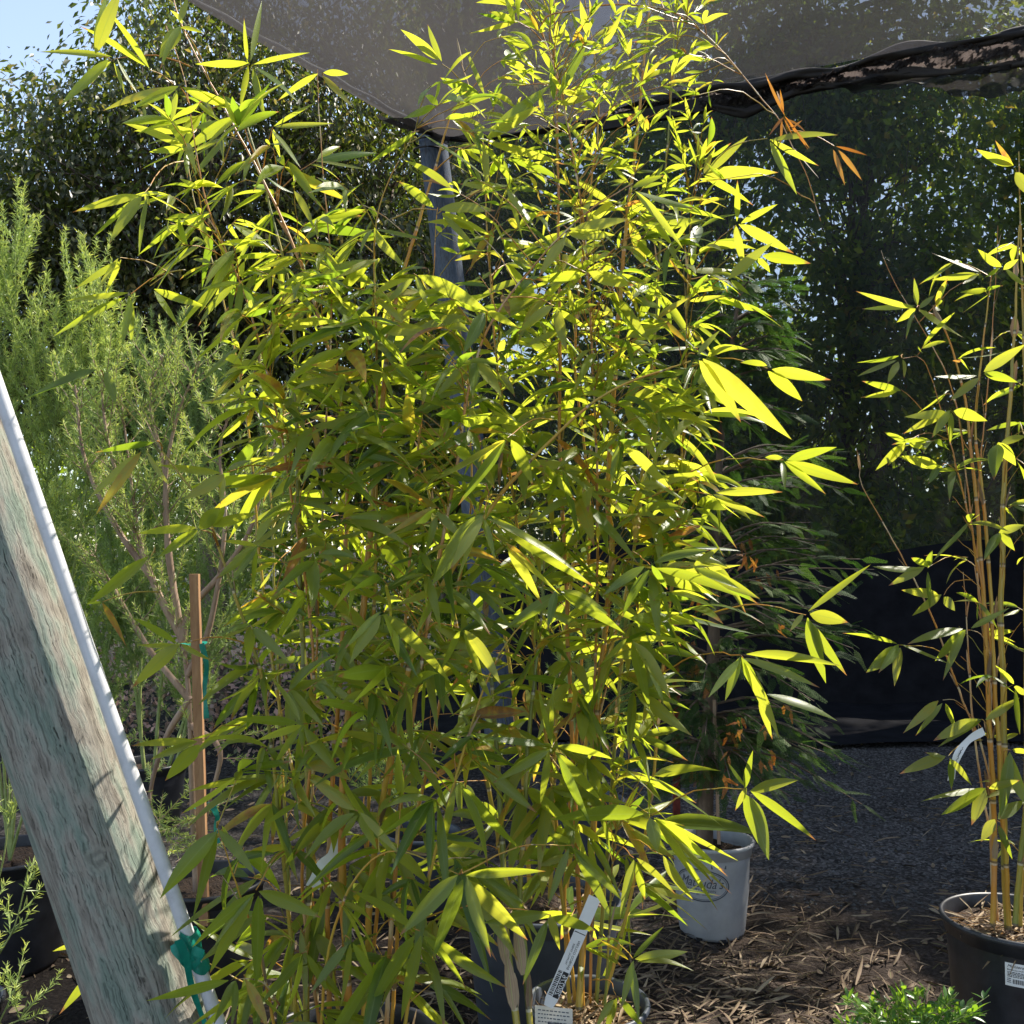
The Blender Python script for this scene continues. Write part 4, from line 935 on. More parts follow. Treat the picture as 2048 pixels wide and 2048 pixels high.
for ri, (poly, sp, (l0, l1), zb) in enumerate(REG):
    for x, y in scatter(poly, sp):
        # right of a slanting line belongs to the right hand clump, behind it is deeper
        right = x > 960+.0*y
        if 890 < x < 1090 and y > 1780: continue
        if y > 1080 and random.random() < .12: continue
        if right: D = 2.36+.40*random.random()**1.2
        else: D = 2.10+(.42 if y < 1080 else .36)*random.random()**1.2
        k = 1.0
        if x > 1050 and y < 800: k = .78
        Lm = random.uniform(l0, l1)*k*D/F*1.05
        who = B if right else A
        if ri in (0, 4) and random.random() < .06 and 900 < x < 1250: who = E; D = random.uniform(2.9, 3.3)
        who.spray(at(x, y, D), Lm, random.choice([4, 4, 5, 5, 6, 7]), zb+random.uniform(-.15, .15))
# a back layer so the thick of the clump closes up
for x, y in scatter([(560, 620), (1000, 640), (1380, 520), (1350, 1100), (1250, 1650), (600, 1750), (580, 900)], 120):
    if y > 1200: continue
    who = B if x > 960 else A; D = random.uniform(2.75, 3.15)
    who.spray(at(x, y, D), random.uniform(80, 140)*D/F, 5, -.2)
for x, y in scatter([(480, 620), (700, 520), (1000, 600), (1150, 430), (1400, 480), (1420, 1000), (1340, 1400), (1300, 1750), (900, 1950), (520, 1950), (470, 1500), (560, 1100)], 66):
    if (880 < x < 1090 and y > 1760) or (y > 1050 and random.random() < .6): continue
    who = B if x > 980 else A; D = random.uniform(2.12, 2.5)+(.22 if x > 980 else 0)
    if x > 900 and x < 1250 and random.random() < .25: who = E; D = random.uniform(2.9, 3.3)
    who.spray(at(x, y, D), random.uniform(90, 155)*(.8 if (x > 1050 and y < 800) else 1)*(1.15 if y > 1400 else 1)*D/F, random.choice([4, 5, 6]), -.25)
for x, y in scatter([(1850, 560), (1990, 460), (2120, 400), (2120, 1750), (2000, 1700), (1930, 1200), (1840, 850)], 76):
    Fb.spray(at(x, y, random.uniform(2.85, 3.2)), random.uniform(65, 105)*3/F, random.choice([3, 4, 5]), -.15)
# bare dead twigs inside the clump
for who, poly, cnt in ((A, [(560, 1100), (900, 1100), (860, 1950), (560, 1950)], 70), (B, [(1050, 400), (1330, 400), (1300, 1800), (1080, 1800)], 60), (Fb, [(1900, 900), (2060, 900), (2060, 1500), (1900, 1450)], 45)):
    for x, y in scatter(poly, 40)[:cnt]:
        D = (3.0 if who is Fb else random.uniform(2.25, 2.6)); q = at(x, y, D); b = who.nearest(q)
        if b[0] < .5: who.twig(b[1], b[2], q+np.array([0, 0, .06]), .0012, .05)
for bb in (A, B, Dm, E, Fb): bb.finish()

# ---------------------------------------------------------------- writing: tag, labels
# number tag standing in the centre pot
tg = empty('plant_tag', at(1115, 2000, 2.44), 'white plant tag with number 280276 and barcode stuck in the centre pot', 'plant tag')
o_ = at(1103, 1998, 2.42); u_ = at(1153, 1885, 2.42)-o_; hgt = np.linalg.norm(u_); u_ /= hgt
s_ = norm(np.cross(u_, np.array([0, 1, .1]))); nn_ = np.cross(s_, u_)
if nn_[1] > 0: nn_ = -nn_
def tagp(V2, off):   # V2 x across, y along (from the foot)
    V2 = np.asarray(V2, float); bend = .02*(V2[:, 1]/.3)**2
    return o_ + s_*V2[:, :1] + u_*V2[:, 1:2] + nn_*(off-bend)[:, None] if not np.isscalar(off) else o_ + s_*V2[:, :1] + u_*V2[:, 1:2] + nn_*(off-bend[:, None])
G = Geo()
yy = np.linspace(-.02, .26, 16); W_ = .0155
Vt = np.array([(sx*W_*(1 if y > -.005 else .7), y) for y in yy for sx in (-1, 1)])
Q = np.array([[2*i, 2*i+1, 2*i+3, 2*i+2] for i in range(15)])
G.add(tagp(Vt, 0.0), Q); G.add(tagp(Vt, .0006), Q); G.build('tag_strip', M['tagwhite'], tg)
G = Geo()
# black panel with the number knocked out in white, reading along the strip
Vp, Qp = rects([(-.014, .006, .0005, .072)]); G.add(tagp(Vp, .0012), Qp)
bars = []; y = .008
while y < .070:
    wd = random.choice([.0012, .002, .0028]); bars.append((.003, y, .0125, min(y+wd, .071))); y += wd+random.choice([.0012, .002])
Vp, Qp = rects(bars); G.add(tagp(Vp, .0012), Qp)
for xx, sz, tx in ((-.006, .0085, 'BAMBOO GOLDEN'), (.003, .0065, 'TROPICAL TIMBER')):
    T2, TT = text_geo(tx, sz); G.add(tagp(np.stack([xx-T2[:, 1], .115+T2[:, 0]], -1), .0012), TT)
Vp, Qp = rects([(-.014, .168, .014, .1700), (-.014, .19, .014, .1925)]); G.add(tagp(Vp, .0012), Qp)
G.build('print', M['ink'], tg, smooth=False)
T2, TT = text_geo('280276', .019); G = Geo()
G.add(tagp(np.stack([-.0068-T2[:, 1]*.95, .039+T2[:, 0]*.93], -1), .0018), TT); G.build('number', M['tagwhite'], tg, smooth=False)

def flat_tag(name, pts, wd, label, D, lines=()):
    P = smooth_path([at(x, y, d_) for x, y, d_ in pts], .01)
    G = Geo(); ribbon([at(x, y, d_) for x, y, d_ in pts], wd, G, (0.1, -1, .1), .12)
    r = empty(name, P[0], label, 'plant tag'); G.build('tag_strip', M['tagwhite'], r)
    G = Geo(); 
    for (i0, i1) in lines:
        n = len(P); a_ = P[int(i0*n)]; b_ = P[min(n-1, int(i1*n))]; G2 = [a_+(b_-a_)*t+np.array([.002*math.sin(t*50), -.004, .0015*math.sin(t*31)]) for t in np.linspace(0, 1, 12)]
        add_tube(G, G2, .0006, 4)
    if G.n: G.build('print', M['ink'], r)
flat_tag('plant_tag', [(683, 1672, 2.35), (665, 1712, 2.34), (640, 1740, 2.33), (625, 1775, 2.33)], .030, 'blank white plant tag folded among the stems of the left bamboo clump', 2.3)
flat_tag('plant_tag', [(1968, 1462, 2.9), (1940, 1478, 2.88), (1918, 1505, 2.87), (1907, 1535, 2.88), (1902, 1560, 2.9)], .022, 'curled white plant tag hanging on the stems of the right bamboo', 2.9, [(.45, .6), (.5, .7)])
# care label lying in the mulch of the centre pot
G = Geo(); p0 = at(1070, 2010, 2.47); p1 = at(1145, 2018, 2.45); uu = p1-p0; vv = at(1070, 2048, 2.45)-p0
Vt = np.array([p0, p0+uu, p0+uu+vv, p0+vv]); cl = empty('care_label', p0, 'small cream care label with fine print lying in the mulch of the centre pot', 'label')
G.add(Vt, [[0, 1, 2, 3]]); G.build('paper', plain('cream_paper', [(.3, (.55, .50, .44)), (.7, (.65, .60, .54))], 20, .7, .05), cl, smooth=False)
nn2 = norm(np.cross(uu, vv)); nn2 = nn2 if nn2[1] < 0 else -nn2
G = Geo()
for r_ in range(4):
    x = .08
    while x < .85:
        wd = random.uniform(.03, .09); a_ = p0+uu*x+vv*(.2+.2*r_)+nn2*.0008; b_ = a_+uu*wd
        G.add([a_, b_, b_+vv*.06, a_+vv*.06], [[0, 1, 2, 3]]); x += wd+.03
G.build('print', M['ink_grey'], cl, smooth=False)

# white sticker on the black pot at the right
rF = .215; hF = pcF[2]
def rfF(z): return np.interp(z, [0.02, hF*.5, hF-.055], [rF*.80, rF*.9, rF-.012])
cF = np.array([pcF[0], 3.03, 0])
# angle that faces pixel x ~ 2050
def ang_for(c, rfun, x, y):
    best = None
    for a_ in np.linspace(-math.pi, 0, 721):
        for z in np.linspace(.02, .45, 44):
            p = np.array([c[0]+rfun(z)*math.cos(a_), c[1]+rfun(z)*math.sin(a_), z])
            v = p-np.array([0, 0, CAMZ]); cp, sp = math.cos(PITCH), math.sin(PITCH)
            fy = v[1]*cp+v[2]*sp; fz = -v[1]*sp+v[2]*cp
            X_ = 1024+F*v[0]/fy; Y_ = 1024-F*fz/fy; e = (X_-x)**2+(Y_-y)**2
            if best is None or e < best[0]: best = (e, a_, z)
    return best[1], best[2]
aF, zF = ang_for(cF, rfF, 2046, 1955)
G = Geo(); lw, lh = .092, .066
nn = 14; gx = np.linspace(-lw/2, lw/2, nn)
V2 = np.array([(x, zF+s*lh/2) for s in (-1, 1) for x in gx]); Q = np.array([[i, i+1, i+1+nn, i+nn] for i in range(nn-1)])
G.add(wrap(V2, cF, rfF, aF, .0015), Q); st = G.build('sticker', M['tagwhite'], potF)
G = Geo()
def put(txt, size, x, z, shear=0):
    T2, TT = text_geo(txt, size, shear); x0 = T2[:, 0].min(); T2 = T2.copy(); T2[:, 0] -= x0-x; T2[:, 1] += z
    G.add(wrap(T2, cF, rfF, aF, .0026), TT)
put('Monterey Bay', .0125, -lw/2+.006, zF+.024, .4)
put('Bambusa mult.', .0075, -lw/2+.006, zF+.014)
for r_ in range(4):
    x = -lw/2+.006; rc = []
    while x < lw/2-.01:
        wd = random.uniform(.003, .008); rc.append((x, zF+.006-r_*.0042, x+wd, zF+.0082-r_*.0042)); x += wd+.0015
    Vp, Qp = rects(rc); G.add(wrap(Vp, cF, rfF, aF, .0026), Qp)
x = -lw/2+.02; rc = []
while x < lw/2-.008:
    wd = random.choice([.0008, .0014, .002]); rc.append((x, zF-.025, x+wd, zF-.012)); x += wd+random.choice([.0008, .0016])
rc += [(-lw/2+.005, zF-.013, -lw/2+.015, zF-.011), (-lw/2+.005, zF-.018, -lw/2+.015, zF-.016), (-lw/2+.005, zF-.023, -lw/2+.015, zF-.021)]
Vp, Qp = rects(rc); G.add(wrap(Vp, cF, rfF, aF, .0026), Qp)
G.build('print', M['ink'], st, smooth=False)

# ---------------------------------------------------------------- conifer in the grey pot
cc = at(1424, 1850, 4.07); rootC = empty('potted_cypress', (cc[0], 4.07, 0), 'dark green cypress with rust-brown dead sprays in the printed grey pot, behind the bamboo', 'cypress')
hC = .375; rC = .165
potC = pot(rootC, (cc[0], 4.07), rC, hC, M['grey_plastic'])
cC = np.array([cc[0], 4.07, 0])
def rfC(z): return np.interp(z, [.02, hC*.5, hC-.055, hC-.05], [rC*.80, rC*.9, rC-.012, rC-.010])
G = Geo()   # drain notches as dark recess plates
for a_ in (-1.45, -2.15, -.75, -2.9, .2):
    V2 = np.array([(-.013, .003), (.013, .003), (.013, .018), (-.013, .018)]); G.add(wrap(V2, cC, rfC, a_, .0012), [[0, 1, 2, 3]])
G.build('drain_hole', M['ink'], potC, smooth=False)
aC, zC = ang_for(cC, rfC, 1400, 1772)
G = Geo()
T2, TT = text_geo("Matsuda's", .047, .35); T2 = T2*np.array([.98, 1.15]); G.add(wrap(T2+np.array([0, zC+.008]), cC, rfC, aC, .0015), TT)
T2, TT = text_geo("QUALITY GROWN", .015); G.add(wrap(T2+np.array([0, zC-.020]), cC, rfC, aC, .0015), TT)
T2, TT = text_geo("LABEL", .008) if False else text_geo("EST.", .008); G.add(wrap(T2+np.array([-.008, zC-.037]), cC, rfC, aC, .0015), TT)
Vp, Qp = rects([(.008, zC-.038, .05, zC-.0365), (-.065, zC-.038, -.022, zC-.0365)])
G.add(wrap(Vp, cC, rfC, aC, .0015), Qp)
for ra, rb, tk in ((.116, .064, .0046), (.107, .0565, .0018)):
    t = np.linspace(0, 2*np.pi, 81)
    o1 = np.stack([np.cos(t)*ra, np.sin(t)*rb+zC], -1); o2 = np.stack([np.cos(t)*(ra-tk), np.sin(t)*(rb-tk)+zC], -1)
    VV = np.concatenate([o1, o2]); G.add(wrap(VV, cC, rfC, aC, .0015), np.array([[i, i+1, i+82, i+81] for i in range(80)]))
G.add(wrap(rects([(.045, zC+.068, .105, zC+.082)])[0], cC, rfC, aC, .0015), [[0, 1, 2, 3]])
G.add(wrap(rects([(-.105, zC+.070, .03, zC+.074)])[0], cC, rfC, aC, .0015), [[0, 1, 2, 3]])
G.build('print', M['ink_grey'], potC, smooth=False)

def frond_template():
    V = []; Q = []
    def strip(a, b, w0, w1):
        a = np.array(a, float); b = np.array(b, float); d = (b-a); d /= np.linalg.norm(d); s = np.array([-d[1], d[0]])
        k = len(V); m = (a+b)/2
        for p, w_ in ((a, w0), (m, max(w0, w1)*1.1), (b, w1)):
            V.append([*(p+s*w_/2), 0]); V.append([*(p-s*w_/2), 0])
        Q.append([k, k+1, k+3, k+2]); Q.append([k+2, k+3, k+5, k+4])
    strip((0, 0), (0, 1), .03, .012)
    for i in range(9):
        t = .1+.1*i; L = .42*(1-t*.75)
        for sgn in (-1, 1):
            a0 = R(48+8*math.sin(i*3.1)); dx, dy = sgn*math.sin(a0), math.cos(a0)
            b = (dx*L, t+dy*L); strip((0, t+.03*sgn), b, .022, .01)
            nsub = max(2, int(L/.08))
            for j in range(1, nsub):
                f = j/nsub; p = (dx*L*f, t+dy*L*f)
                for s2 in (-1, 1):
                    a1 = a0*sgn+s2*R(42); l2 = .11*(1-f*.5)
                    strip(p, (p[0]+math.sin(a1)*l2, p[1]+math.cos(a1)*l2), .022, .006)
    V = np.array(V); V[:, 0] *= .62; V[:, 2] = -.18*V[:, 0]**2*2-.10*V[:, 1]**2
    return V, np.array(Q)
FT, FQ = frond_template()
def fronds(G, base, d, nrm, size, rnd):
    d = norm(d); s = norm(np.cross(d, nrm)); n = np.cross(s, d); N_ = len(base)
    V = base[:, None]+size[:, None, None]*(s[:, None]*FT[None, :, :1]+d[:, None]*FT[None, :, 1:2]+n[:, None]*FT[None, :, 2:3])
    Q = (FQ[None]+(np.arange(N_)*len(FT))[:, None, None]).reshape(-1, 4)
    G.add(V.reshape(-1, 3), Q, None, np.repeat(rnd, len(FT)))
tb = at(1408, 1690, 4.07); trunk = smooth_path([[cc[0]-.03, 4.07, .31], at(1412, 1560, 4.07), at(1420, 1430, 4.07), at(1430, 1200, 4.07), at(1440, 900, 4.05), at(1470, 640, 4.05), at(1490, 560, 4.05)], .05)
G = Geo(); add_tube(G, trunk, np.linspace(.036, .006, len(trunk)), 14)
GF = Geo(); GR = Geo()
prof = lambda z: np.interp(z, [.45, .7, 1.1, 1.6, 2.1, 2.5, 2.75], [.26, .42, .52, .42, .28, .20, .04])
for k in range(230):
    z = .62+2.05*random.random()**1.1; ti = np.argmin(abs(trunk[:, 2]-z)); p = trunk[ti]
    a_ = random.uniform(0, 6.283)
    Lr = prof(z)*random.uniform(.65, 1.12)*(1+.25*math.cos(a_)); rise = random.uniform(-.15, .28)*Lr if z > 1 else random.uniform(-.35, .05)*Lr
    e = p+np.array([math.cos(a_)*Lr, math.sin(a_)*Lr, rise]); m_ = p*.5+e*.5+np.array([0, 0, .06*Lr+.02])
    bp_ = smooth_path([p, m_, e], .04); add_tube(G, bp_, np.linspace(.006, .0015, len(bp_)), 5)
    nf = random.randint(11, 17); ts = np.linspace(.3, 1, nf)
    idx = (ts*(len(bp_)-1)).astype(int); bs = bp_[idx]
    tdir = norm(e-p); sd = norm(np.cross(tdir, [0, 0, 1]))
    sg = np.where(np.arange(nf) % 2 == 0, 1, -1)[:, None]
    dd = tdir[None]*rng.uniform(.4, 1, (nf, 1))+sd[None]*sg*rng.uniform(.2, .9, (nf, 1))*(1.1-ts[:, None])+rng.normal(size=(nf, 3))*.2; dd[:, 2] -= rng.uniform(0, .5, nf)
    nr = np.array([0, 0, 1.])+rng.normal(size=(nf, 3))*.45
    fronds(GF, bs, dd, nr, rng.uniform(.06, .125, nf), rng.random(nf))
    if z < 1.6 and random.random() < .10:
        fronds(GR, bs[:4]+np.array([0, -.01, -.02]), dd[:4]*.4+np.array([0, 0, -.8]), nr[:4]+np.array([0, -1, 0]), rng.uniform(.04, .07, 4), rng.random(4))
for x, y in ((1498, 1105), (1510, 1115), (1490, 1118), (1560, 1250), (1470, 1440), (1478, 1460), (1465, 1470), (1530, 1455), (1566, 1420), (1525, 1525), (1448, 1560), (1455, 1500), (1540, 1510)):
    n_ = 3; fronds(GR, np.repeat([at(x, y, 3.55)], n_, 0)+rng.normal(size=(n_, 3))*.012, np.array([0, 0, -1.])+rng.normal(size=(n_, 3))*.6, np.array([0, -1., .2])+rng.normal(size=(n_, 3))*.5, rng.uniform(.03, .055, n_), rng.random(n_))
G.build('trunk', M['bark'], rootC); GF.build('foliage', M['cypress'], rootC)
tag(GR.build('dead_spray', M['rust'], rootC), 'rust-orange dead sprays')
def box_stake(name, a_, b_, w_, d_, mat, label, cat='stake'):
    a_ = np.array(a_); b_ = np.array(b_); G = Geo(); n = 14; V = []; 
    for i in range(n+1):
        p = a_+(b_-a_)*i/n; k = 1+.04*math.sin(i*2.3)
        for sx, sy in ((-1, -1), (1, -1), (1, 1), (-1, 1)): V.append(p+np.array([sx*w_/2*k, sy*d_/2*k, 0]))
    Q = [[4*i+j, 4*i+(j+1) % 4, 4*i+4+(j+1) % 4, 4*i+4+j] for i in range(n) for j in range(4)]+[[3, 2, 1, 0], [4*n, 4*n+1, 4*n+2, 4*n+3]]
    G.add(V, Q); return tag(G.build(name, mat, smooth=False), label, cat)
box_stake('wooden_stake', at(1438, 1688, 4.0), at(1428, 1400, 4.0), .012, .012, M['bark_pink'], 'thin pale stake tied against the cypress trunk in the grey pot')
box_stake('red_stake', at(1353, 1640, 4.6)*np.array([1, 1, 1]), at(1352, 1250, 4.6), .030, .03, M['red_stake'], 'dark red wooden stake standing left of the cypress trunk')

# ---------------------------------------------------------------- feathery shrubs
def feather(root, stems, D, nsh, shl, ndl=(.022, .040), wdl=.0031, per=70, bark='green_stem', rads=(.012, .003), upward=.8, tone=(.2, .9), droop=0):
    GS = Geo(); GN = Geo()
    for st_ in stems:
        P = smooth_path([at(x, y, D+(dz[0] if dz else 0)) if not isinstance(x, tuple) else x for x, y, *dz in st_], .03)
        add_tube(GS, P, np.linspace(rads[0], rads[1], len(P)), 8)
        n = int(nsh*len(P)/30)+3
        for k in range(n):
            i = int(len(P)*(.28+.72*random.random()**.7))-1; p = P[i]
            t = norm(P[min(i+1, len(P)-1)]-P[max(i-1, 0)])
            o = rng.normal(size=3); o[2] *= .3
            d0 = norm(t*.5+norm(o)*.75+np.array([0, 0, upward])); L = random.uniform(*shl)
            e = p+d0*L+np.array([0, 0, -droop*L]); m_ = (p+e)/2+norm(o)*L*.10+np.array([0, 0, droop*L*.6])
            B_ = smooth_path([p, m_, e], .02); add_tube(GS, B_, np.linspace(.0022, .0009, len(B_)), 4)
            q = int(1.55*per*L/.25); f = rng.random(q)**.75; ii = np.clip((f*(len(B_)-1)).astype(int), 0, len(B_)-2); fr = (f*(len(B_)-1)-ii)[:, None]
            bs = B_[ii]*(1-fr)+B_[ii+1]*fr; tt = norm(B_[-1]-B_[-2])
            oo = norm(rng.normal(size=(q, 3))); dd = tt*rng.uniform(.5, 1.1, (q, 1))+oo*.75
            rn = np.clip(rng.uniform(tone[0], tone[1], q)*.6+f*.4, 0, 1)
            leaf_batch(GN, bs, dd, rng.normal(size=(q, 3)), rng.uniform(*ndl, q)*(1-.3*f), wdl, .05, rn, 2, 0, 0, PROF_NEEDLE)
    GS.build('trunk', M[bark], root); GN.build('foliage', M['feather'], root)

c1 = at(20, 1850, 3.75)
r1 = empty('potted_shrub', (c1[0], 3.75, 0), 'tall pale green feathery shrub at the left edge behind the leaning pole', 'shrub', 'feathery shrubs')
pot(r1, (c1[0], 3.75), .215, .42, M['black_plastic'])
feather(r1, [[(20, 1720), (0, 1400), (-20, 1000), (-60, 700), (-90, 480)], [(20, 1720), (60, 1300), (90, 1000), (120, 750), (150, 560)], [(20, 1720), (20, 1300), (20, 900), (30, 700), (30, 470)],
             [(20, 1720), (40, 1400), (-10, 1100), (60, 800), (80, 600)], [(20, 1720), (80, 1500), (130, 1250), (160, 1050), (200, 820), (210, 560)], [(20, 1720), (-30, 1300), (-60, 1000), (0, 760), (-20, 560)],
             [(20, 1720), (50, 1350), (120, 1100), (110, 850), (180, 700)]], 3.75, 28, (.12, .30), upward=1.1, tone=(.35, 1), per=70, rads=(.006, .002))
c2 = at(410, 1850, 3.5)
r2 = empty('potted_shrub', (c2[0], 3.5, 0), 'feathery shrub with pinkish forked trunk tied to a wooden stake, beside the white pipe', 'shrub', 'feathery shrubs')
pot(r2, (c2[0], 3.5), .20, .40, M['black_plastic'])
feather(r2, [[(395, 1830), (385, 1600), (378, 1400), (365, 1285), (345, 1235), (310, 1165), (280, 1080), (262, 960), (240, 780)],
             [(365, 1285), (350, 1190), (335, 1100), (330, 950), (300, 800), (330, 700)],
             [(365, 1285), (380, 1220), (440, 1150), (500, 1060), (530, 950), (560, 850)],
             [(352, 1220), (330, 1000), (350, 850), (400, 720)], [(310, 1165), (230, 1050), (170, 920), (150, 770)],
             [(375, 1350), (420, 1250), (450, 1050), (440, 900), (470, 800)], [(380, 1400), (300, 1300), (230, 1180), (180, 1100)], [(375, 1300), (300, 1150), (220, 900), (200, 740)],
             [(378, 1400), (330, 1480), (300, 1600), (330, 1700)], [(380, 1450), (440, 1500), (420, 1600), (400, 1700)]],
        3.5, 20, (.12, .30), bark='bark_pink', rads=(.013, .003), upward=.6, tone=(.25, .95), per=56)
r3p = at(-20, 2120, 2.9)
r3 = empty('potted_shrub', (r3p[0], 2.9, 0), 'low feathery shrub poking in at the bottom left corner in front of the black pot', 'shrub', 'feathery shrubs')
pot(r3, (r3p[0]-.1, 2.9), .12, .25, M['black_plastic'])
feather(r3, [[(-60, 2150), (-40, 1900), (10, 1700), (20, 1500)], [(-60, 2150), (-20, 1950), (30, 1850), (60, 1720)], [(-60, 2150), (-20, 2080), (20, 2000), (50, 1930)], [(-60, 2150), (-60, 1800), (-20, 1560), (40, 1500)],
             [(-60, 2150), (0, 2060), (40, 2040), (55, 2000)]], 2.9, 8, (.06, .14), upward=.5, tone=(.5, 1), per=50, rads=(.004, .0015))
c4 = at(300, 1600, 5.6)
r4 = empty('potted_shrub', (c4[0], 5.6, 0), 'dark blue-green feathery shrub further back behind the staked one', 'shrub', 'feathery shrubs')
feather(r4, [[(300, 1640), (260, 1300), (200, 1000), (160, 800)], [(300, 1640), (330, 1300), (380, 1000), (420, 760)], [(300, 1640), (420, 1300), (520, 1100), (560, 850)], [(300, 1640), (280, 1400), (300, 1000), (320, 700)],
             [(300, 1640), (200, 1500), (150, 1300), (120, 1000)], [(300, 1640), (360, 1500), (400, 1300), (480, 1000)], [(300, 1640), (240, 1500), (210, 1350), (240, 1200)]], 5.6, 44, (.18, .4), ndl=(.03, .05), wdl=.003, upward=.9, tone=(0, .45), per=70)
pot(r4, (c4[0], 5.6), .20, .36, M['black_plastic'])
c5 = at(745, 1640, 4.3)
r5 = empty('potted_shrub', (c5[0], 4.3, 0), 'small grey-green feathery plant in a slate pot seen between the bamboo stems', 'shrub', 'feathery shrubs')
pot(r5, (at(845, 1640, 4.3)[0], 4.3), .16, .34, M['blue_plastic'])
feather(r5, [[(830, 1650), (790, 1590), (750, 1540), (730, 1500)], [(830, 1650), (800, 1570), (770, 1500), (750, 1450)], [(840, 1650), (830, 1560), (820, 1480)], [(830, 1650), (760, 1600), (720, 1560), (700, 1520)]], 4.3, 22, (.10, .22), upward=.3, tone=(.2, .8), per=70, rads=(.005, .002))
c6 = at(1170, 1700, 4.7)
r6 = empty('potted_shrub', (c6[0], 4.7, 0), 'dark green small shrub in a charcoal pot behind the bamboo, left of the red stake', 'shrub', 'feathery shrubs')
pot(r6, (c6[0], 4.7), .18, .38, M['blue_plastic'])
feather(r6, [[(1170, 1600), (1150, 1450), (1130, 1300), (1140, 1200)], [(1170, 1600), (1210, 1450), (1250, 1350), (1260, 1200)], [(1170, 1600), (1180, 1400), (1200, 1250)]], 4.7, 36, (.14, .3), upward=.6, tone=(0, .5), per=70, ndl=(.025, .045), wdl=.003)
stake = box_stake('wooden_stake', at(409, 1850, 3.32), at(389, 1148, 3.32), .030, .022, M['stake'], 'square brown wooden stake with green tape ties, supporting the feathery shrub at left')
for j, (x, y) in enumerate(((383, 1287), (405, 1612))):
    G = Geo(); c0 = at(x+4, y, 3.38)
    t = np.linspace(0, 2*np.pi, 30)
    ribbon(np.stack([c0[0]+.036*np.cos(t), c0[1]+.045*np.sin(t), c0[2]+.004*np.sin(2*t)], -1), .012 if j else .016, G, (0, 0, 1), 0)
    L_ = 150 if j == 0 else 75
    ribbon([at(x+20, y, 3.3), at(x+30, y+L_*.3, 3.3), at(x+26, y+L_*.6, 3.31), at(x+30, y+L_, 3.3)], .017, G)
    tag(G.build('garden_tape', M['tape']), ('green tape tie with long tail at the fork of the staked shrub', 'lower green tape tie on the brown wooden stake')[j], 'tape')

# ---------------------------------------------------------------- nandina, bottom right
cn = at(1810, 2075, 2.75); rn_ = empty('potted_shrub', (cn[0], 2.75, 0), 'low bushy plant with small pointed leaves at bottom right beside the black pot', 'shrub')
pot(rn_, (cn[0], 2.75), .12, .17, M['black_plastic'])
GS = Geo(); GN = Geo()
for k in range(95):
    a_ = random.uniform(0, 6.28); rr = random.random()**.6
    p = np.array([cn[0]+.07*rr*math.cos(a_), 2.75+.07*rr*math.sin(a_), .12])
    tx = random.uniform(1665, 1985); ty = 1985+random.random()*100 - 30*math.exp(-((tx-1820)/60)**2)
    e = at(tx, ty, 2.75+random.uniform(-.16, .16)); m_ = (p+e)/2+np.array([0, 0, .04])
    P = smooth_path([p, m_, e], .02); add_tube(GS, P, np.linspace(.002, .001, len(P)), 5)
    n_ = random.randint(8, 13); f = rng.uniform(.35, 1, n_); bs = P[(f*(len(P)-1)).astype(int)]; t = norm(P[-1]-P[-2])
    dd = t*rng.uniform(.2, 1, (n_, 1))+norm(rng.normal(size=(n_, 3)))*.8+np.array([0, 0, .15])
    leaf_batch(GN, bs, dd, np.array([0, -.2, 1.])+rng.normal(size=(n_, 3))*.4, rng.uniform(.028, .052, n_), rng.uniform(.009, .015, n_), .12, np.clip(rng.normal(.45, .3, n_)+(ty < 1990)*.2, 0, 1), 4, .35, 0, PROF_OVATE)
GS.build('stem', M['green_stem'], rn_); GN.build('foliage', M['nandina'], rn_)

